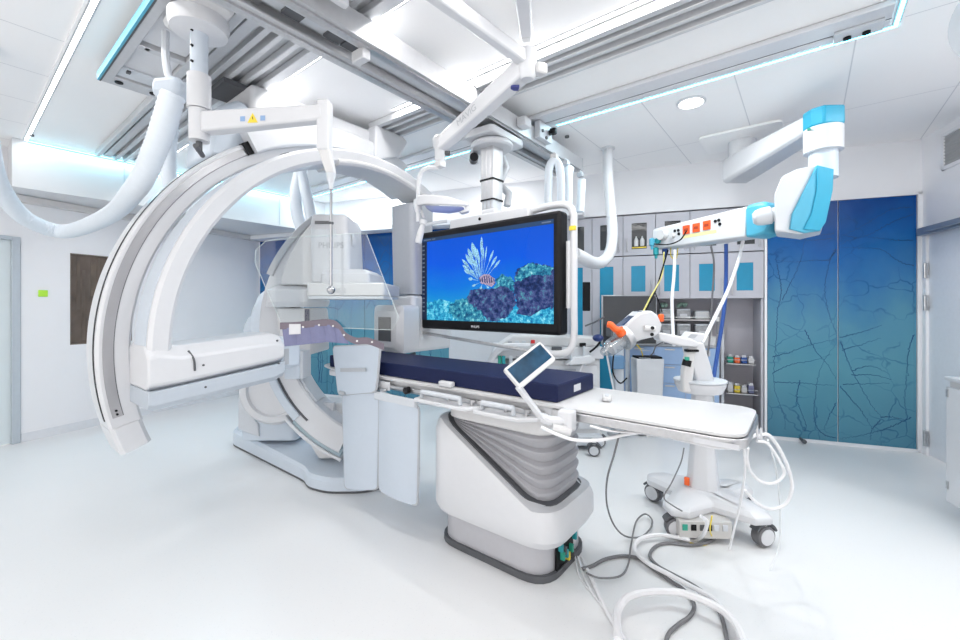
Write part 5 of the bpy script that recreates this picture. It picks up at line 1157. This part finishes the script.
MB().cyl(at(619, 330, HD-.06), at(622, 334, HD-.05), .03).build('clip_knob', orange, ij)
# printer-like box with dark bag behind the tabletop
pb = thing('white_supply_bin', 'white boxy bin with a black lining behind the tabletop', 'bin', at(652, 395, 4.42))
a = at(637, 398, 4.42); b_ = at(664, 359, 4.42); L = (664-637)*4.42/FPX
o = V((a.x, a.y, 0))
MB().loft([[o+RT*x+FW*y+Z3*z for x, y in ((-s, -s), (L+s, -s), (L+s, .18+s), (-s, .18+s))] for z, s in ((.02, -.02), (b_.z-.2, .0), (b_.z, .004))]).build('body', white, pb, .012)
MB().loft([[o+RT*x+FW*y+Z3*z for x, y in ((.01, .01), (L-.01, .01), (L-.01, .17), (.01, .17))] for z in (b_.z+.0005, b_.z+.02)]).build('lining', black, pb, .006)
for z in (.92, .84): MB().loft([[o+RT*x-FW*.0035+Z3*(z+zz) for x, zz in ((.02, 0), (L*.5, -.006), (L*.5, -.001), (.02, .005))], [o+RT*x-FW*.001+Z3*(z+zz) for x, zz in ((.02, 0), (L*.5, -.006), (L*.5, -.001), (.02, .005))]]).build('seam', lgrey, pb)
# basin and blue crate between
gb = thing('grey_stand', 'grey equipment post between the mattress end and the white bin', 'stand', at(618, 420, 4.5))
MB().loft([[at(0, 0, 1)*0+V((at(618, 300, 4.5).x, at(618, 300, 4.5).y, z))+RT*x+FW*y for x, y in rpoly([(-.05, -.05), (.05, -.05), (.05, .05), (-.05, .05)], .02, 3)] for z in (.03, 1.05)]).build('post', lgrey, gb)
p = at(618, 300, 4.5); MB().cyl((p.x, p.y, .002), (p.x, p.y, .04), .11, n=28).build('foot', grey, gb)
MB().cbox((p.x+.0, p.y-.02, 1.12), .2, .16, .12, Mx.Rotation(YAW, 4, 'Z')).build('module', dgrey, gb, .01)
MB().cbox((p.x+.02, p.y-.11, .80), .14, .1, .14, Mx.Rotation(YAW, 4, 'Z')).build('blue_tray', mat('tray_blue', (.12, .25, .42), .4), gb, .01)

# ================================================================ right edge
rc = thing('side_cabinet', 'white cabinet at the right edge before the door', 'cabinet', wl(2.33, 3.95, 0))
o = atz(945.5, 501, .11)
RCu = (W.inverted() @ o)
U0 = RCu.x; V1 = RCu.y
MB(W).box(U0+.02, min(U0+.5, UR-.03), V1-1.0, V1, .11, .905).build('body', white2, rc, .006)
MB(W).box(U0, U0+.018, V1-.5, V1-.004, .115, .865).build('door', white, rc, .004)
MB(W).box(U0-.004, min(U0+.51, UR-.02), V1-1.01, V1+.008, .906, .93).build('top', white, rc, .005)
for z in (.80, .20): MB(W).box(U0-.006, U0, V1-.03, V1-.012, z, z+.05).build('hinge', steel, rc)
MB(W).box(U0+.06, min(U0+.46, UR-.06), V1-.95, V1-.05, .002, .108).build('plinth', lgrey, rc)
sl = thing('surgical_lamp', 'pale blue lamp head cut off by the top right corner', 'lamp', at(985, 15, 1.75))
c = at(1016, 8, 1.75); axs = (-RT*.9-FW*.25-Z3*.15).normalized()
MB().lathe(c, axs, [(.01, -.16), (.10, -.15), (.17, -.10), (.19, -.02), (.19, .0), (.01, .0)], 40).build('housing', mat('lamp_pale_blue', (.38, .58, .68), .35), sl)
MB().lathe(c, axs, [(.17, .0), (.20, .0), (.20, .025), (.01, .03)], 40).build('front_ring', lgrey, sl)
MB().tube([c-axs*.14, c-axs*.2+Z3*.06, V((c.x, c.y, 2.955))-axs*.22], .03).build('yoke', white, sl)

# ================================================================ cables and tubes
def cable(pts, r, m, lab, k=8, nm='cable', cat='cable'):
    return tag(MB().tube(pts, r, 8, k).build(nm, m), lab, cat)
def gz(L_, r, z=None): return [atz(x, y, z or r+.001) for x, y in L_]
TBC = at(572, 430, 1.88)
cable([at(541, 427, 1.82), at(556, 434, 1.81), at(575, 440, 1.8), at(600, 440, 1.8), at(628, 434, 1.82), at(650, 433, 1.84), at(690, 442, 1.9), at(720, 448, 1.92), at(738, 444, 1.96), at(752, 437, 2.0), at(757, 434, 2.05)], .0075, cord_w, 'white cable drooping along the near edge of the tabletop')
cable([at(590, 426, 1.8), at(612, 431, 1.8), at(640, 433, 1.82), at(670, 438, 1.86), at(700, 444, 1.9), at(730, 449, 1.93)], .005, cord_w, 'thin white cable tight under the tabletop rail')
cable([at(757, 436, 2.05), at(770, 436, 2.05), at(785, 460, 2.08), at(792, 485, 2.1), at(786, 503, 2.12), at(772, 509, 2.12), at(757, 503, 2.12), at(745, 490, 2.12)], .0085, cord_w, 'white tube making the large loop off the table end')
cable([at(757, 441, 2.0), at(768, 444, 2.01), at(780, 462, 2.02), at(784, 474, 2.03), at(774, 483, 2.03), at(760, 481, 2.03), at(750, 470, 2.03), at(747, 457, 2.03), at(748, 448, 2.0)], .007, cord_w, 'white tube making the small inner loop off the table end')
cable([at(744, 446, 2.0), at(745, 470, 2.05), at(741, 500, 2.15), at(734, 530, 2.3), at(728, 555, 2.4), at(728, 568, 2.25)], .006, cord_w, 'white line hanging straight from the table corner to the floor')
p_ = [at(768, 440, 2.1), at(776, 470, 2.15), at(780, 510, 2.25), at(779, 545, 2.25), at(770, 570, 2.2)]
cable(p_, .004, mat('clear_tube', (.70, .72, .74), .3), 'thin translucent line falling from the table end to the floor')
for k, (px, py, t) in enumerate(((646, 428, 1.8), (757, 430, 1.98), (761, 434, 2.03))):
    mb = MB().tube([at(px, py-6, t), at(px, py+2, t), at(px+1, py+7, t), at(px+3, py+7, t)], .006, 6)
    tag(mb.build('cable_hook', white), ('white cable hook halfway along the tabletop rail', 'white cable hook on the table corner', 'white cable hook on the table end')[k], 'hook')
# grey line from table to floor and pedestal
g1 = [at(620, 432, 1.95), at(614, 455, 2.0), at(607, 480, 2.1), at(607, 505, 2.3), at(614, 525, 2.42)]+gz([(625, 536), (640, 537), (650, 529), (652, 520), (645, 514), (636, 522), (631, 545), (628, 565), (620, 576), (600, 578), (586, 573)], .005, .027)
cable(g1, .005, cord_g, 'thin grey cable falling from the table and curling on the floor')
cable([at(684, 448, 2.55), at(681, 462, 2.5), at(672, 482, 2.44), at(664, 497, 2.42), at(672, 505, 2.42), at(682, 511, 2.45)], .004, cord_g, 'thin dark cable from the injector column to its base')
cable(gz([(582, 569), (592, 566), (606, 559), (624, 556), (640, 559), (655, 570), (672, 582), (684, 590), (694, 604), (690, 616), (678, 625), (668, 635), (666, 650)], .009), .009, cord_g, 'thick grey floor cable running from the pedestal towards the camera')
cable(gz([(719, 520), (716, 536), (706, 543), (690, 545), (668, 543), (655, 547), (650, 556), (658, 566), (676, 576), (696, 587), (712, 600), (722, 618), (728, 645)], .009), .009, cord_g, 'thick grey floor cable running from the injector base towards the camera')
cable(gz([(690, 540), (676, 537), (660, 535), (645, 537), (636, 543), (636, 552), (648, 563), (668, 574), (690, 586), (712, 598), (728, 615), (738, 632), (742, 655)], .012, .033), .012, cord_w, 'thick white hose from the injector base sweeping to the bottom right')
cable(gz([(618, 640), (617, 622), (618, 610), (628, 597), (648, 592), (676, 592), (700, 599), (722, 610), (736, 625), (746, 648)], .017, .063), .017, cord_w, 'thickest white hose arching across the floor at the bottom')
cable([at(701, 516, 2.3), at(707, 522, 2.32), at(704, 533, 2.35)]+gz([(697, 540), (688, 541)], .010), .010, cord_w, 'white plug lead bending out of the injector power unit')
cable([at(712, 516, 2.3), at(710, 530, 2.35)]+gz([(712, 539), (704, 545), (690, 543)], .004), .004, yellow, 'thin yellow green lead at the injector power unit')
cable([at(580, 556, 2.35)]+gz([(590, 575), (597, 590), (606, 610), (618, 630), (628, 645)], .010), .010, cord_w, 'white cable running from the pedestal to the bottom edge')
cable([at(576, 552, 2.36)]+gz([(583, 574), (592, 592), (602, 606), (614, 622), (624, 640)], .005), .005, cord_w, 'thin pale cable beside the white pedestal cable')
cable([at(574, 548, 2.36)]+gz([(578, 572), (586, 586), (596, 596)], .004), .004, cord_w, 'short thin pale cable ending near the pedestal foot')
for k, (pts, r, m, lab) in enumerate([
    ([at(649, 356.5, 4.5), at(653, 353, 4.4), at(656, 346, 4.2), at(663, 342, 3.9)], .006, cord_g, 'grey lead curling from the bin to the injector head'),
    ([at(643, 357, 4.5), at(641, 350, 4.45), at(637, 345, 4.4)], .006, yellow, 'yellow and black lead rising from the white bin'),
    ([at(664, 252, 3.95), at(662, 275, 3.9), at(650, 298, 3.8), at(643, 312, 3.6)], .007, mat('yellow_tube', (.70, .62, .20), .4), 'yellow hose falling from the supply boom end'),
    ([at(668, 250, 3.95), at(662, 270, 3.9), at(655, 292, 3.85), at(646, 310, 3.7)], .007, black, 'black cable falling from the supply boom end'),
    ([at(655, 292, 3.85), at(660, 305, 3.85), at(662, 312, 3.8)], .005, black, 'short black cable forking by the monitor corner'),
    ([at(675, 250, 3.85), at(674, 275, 3.8), at(672, 300, 3.7), at(673, 330, 3.55), at(674, 345, 3.4)], .014, cord_w, 'thick white hose hanging under the red sockets'),
    ([at(711, 246, 3.6), at(714, 265, 3.6), at(712, 300, 3.6), at(709, 345, 3.6), at(704, 375, 3.6)], .008, cord_g, 'grey cable hanging straight under the boom middle'),
    ([at(726, 244, 3.5), at(726, 280, 3.5), at(724, 310, 3.45), at(718, 350, 3.4), at(714, 375, 3.35), at(712, 390, 3.3)], .015, bluec, 'deep blue hose hanging from the boom to the injector dish'),
    ([at(743, 241, 3.4), at(738, 262, 3.35), at(728, 290, 3.2), at(716, 315, 3.05), at(702, 343, 2.85)], .013, cord_w, 'white hose slanting from the boom to the injector arm'),
    ([at(671, 244, 3.95), at(671, 256, 3.92), at(676, 259, 3.92), at(678, 248, 3.9)], .005, yellow, 'small yellow loop hanging under the boom'),
    ([at(654, 244, 3.92), at(668, 244.5, 3.84), at(680, 240, 3.72), at(686.5, 231, 3.6)], .006, black, 'black cord plugged into the first red socket'),
    ([at(585, 326, 4.2), at(595, 322, 4.2), at(604, 317, 4.25)], .008, dgrey, 'dark cable running to the corner of the desk monitor'),
    ([at(590, 352, 3.9), at(596, 347, 3.85), at(600, 342, 3.85)], .010, black, 'black lead beside the syringe'),
    ([at(606, 350, 2.6), at(610, 372, 2.7), at(614, 392, 2.8)], .006, mat('clear_line', (.65, .70, .73), .3), 'clear line hanging from the syringe tip'),
    ([at(614, 350, 3.3), at(613, 372, 3.3), at(620, 383, 3.3), at(627, 378, 3.3)], .006, black, 'black looped cable behind the syringe')]):
    cable(pts, r, m, lab)
for k, (px, py, m, lab) in enumerate(((652, 243, cyanp, 'cyan plug hanging at the boom end, outermost'), (656, 252, teal, 'teal plug hanging at the boom end, lowest'), (665, 251, bluec, 'blue plug hanging at the boom end, nearest the sockets'))):
    t = 4.0; mb = MB().lathe(at(px, py-5, t), -Z3, [(.01, 0), (.025, .01), (.025, .07), (.015, .08), (.012, .11)], 14); tag(mb.build('gas_plug', m), lab, 'plug', 'gas plugs at the boom end')
cl_ = MB().sphere(at(598, 338, 4.0), .045, 14, (1.2, 1, .8)); tag(cl_.build('blue_clamp', mat('clamp_blue', (.01, .03, .15), .4)), 'dark blue clamp beside the tall cabinet, left of the syringe', 'clamp')
bk = MB().prism([at(583, 282, 4.3), at(590.5, 282, 4.3), at(590.5, 311, 4.3), at(583, 311, 4.3)], FW*.03); tag(bk.build('wall_handset', black, None, .008), 'narrow black handset hanging right of the display frame', 'handset')

# ================================================================ light and render settings
def area(name, loc, sx, sy, e, col=(1, 1, 1), rot=(0, 0, 0)):
    l = bpy.data.lights.new(name, 'AREA'); l.shape = 'RECTANGLE'; l.size = sx; l.size_y = sy; l.energy = e; l.color = col
    o = bpy.data.objects.new(name, l); COL.objects.link(o); o.location = loc; o.rotation_euler = rot; return o
area('added_fill_lamp', (-1.2, -.35, 2.93), 2.6, .9, 3, (1, .99, .98))  # fill lamps added out of view, without fittings
area('added_fill_lamp', (1.2, 1.9, 2.93), .7, 1.2, 2, (1, .985, .97))
area('added_fill_lamp', (1.1, 3.4, 2.93), .5, 1.0, 15, (1, .985, .97))
# the light strips themselves
area('strip_lamp', (-2.2, 1.44, HC-.022), 6.4, .028, 30, (1, .975, .94))
area('strip_lamp', (-1.1, 2.2025, HC-.022), 3.0, .024, 17, (1, .975, .94))
area('strip_lamp', (-2.7, LY0+.032, HC-.022), 6.1, .022, 11, (1, .98, .96))
area('strip_lamp', (-.65, LY1-.029, HC-.022), 2.0, .016, 9, (.7, .93, 1))
area('strip_lamp', (-4.0, LY1-.029, HC-.022), 3.4, .016, 12, (.85, .95, 1))
area('strip_lamp', (LX0+.029, 1.87, HC-.022), .016, 2.7, 7, (.4, .85, 1))
def spot(x, y, e):
    l = bpy.data.lights.new('downlight_and_fill', 'AREA'); l.shape = 'DISK'; l.size = .16; l.energy = e; l.color = (1, .98, .95)
    o = bpy.data.objects.new('downlight_and_fill', l); COL.objects.link(o); o.location = (x, y, HC-.016); return o
spot(-.704, 3.552, 16); spot(-3.0, 4.1, 5); spot(-4.6, 3.7, 12)  # first lights the visible downlight; the rest are added hidden fill lamps
wd = bpy.data.worlds.new('world'); S.world = wd; wd.use_nodes = True
wd.node_tree.nodes['Background'].inputs[0].default_value = (1, .965, .93, 1); wd.node_tree.nodes['Background'].inputs[1].default_value = 2.1  # even world fill, entering through the added front opening
S.view_settings.view_transform = 'Standard'; S.view_settings.look = 'None'; S.view_settings.gamma = 1; S.view_settings.exposure = 0.2
S.cycles.use_denoising = True; S.cycles.max_bounces = 12; S.cycles.diffuse_bounces = 8; S.cycles.transparent_max_bounces = 12
S.cycles.sample_clamp_indirect = 6; S.cycles.caustics_reflective = False; S.cycles.caustics_refractive = False
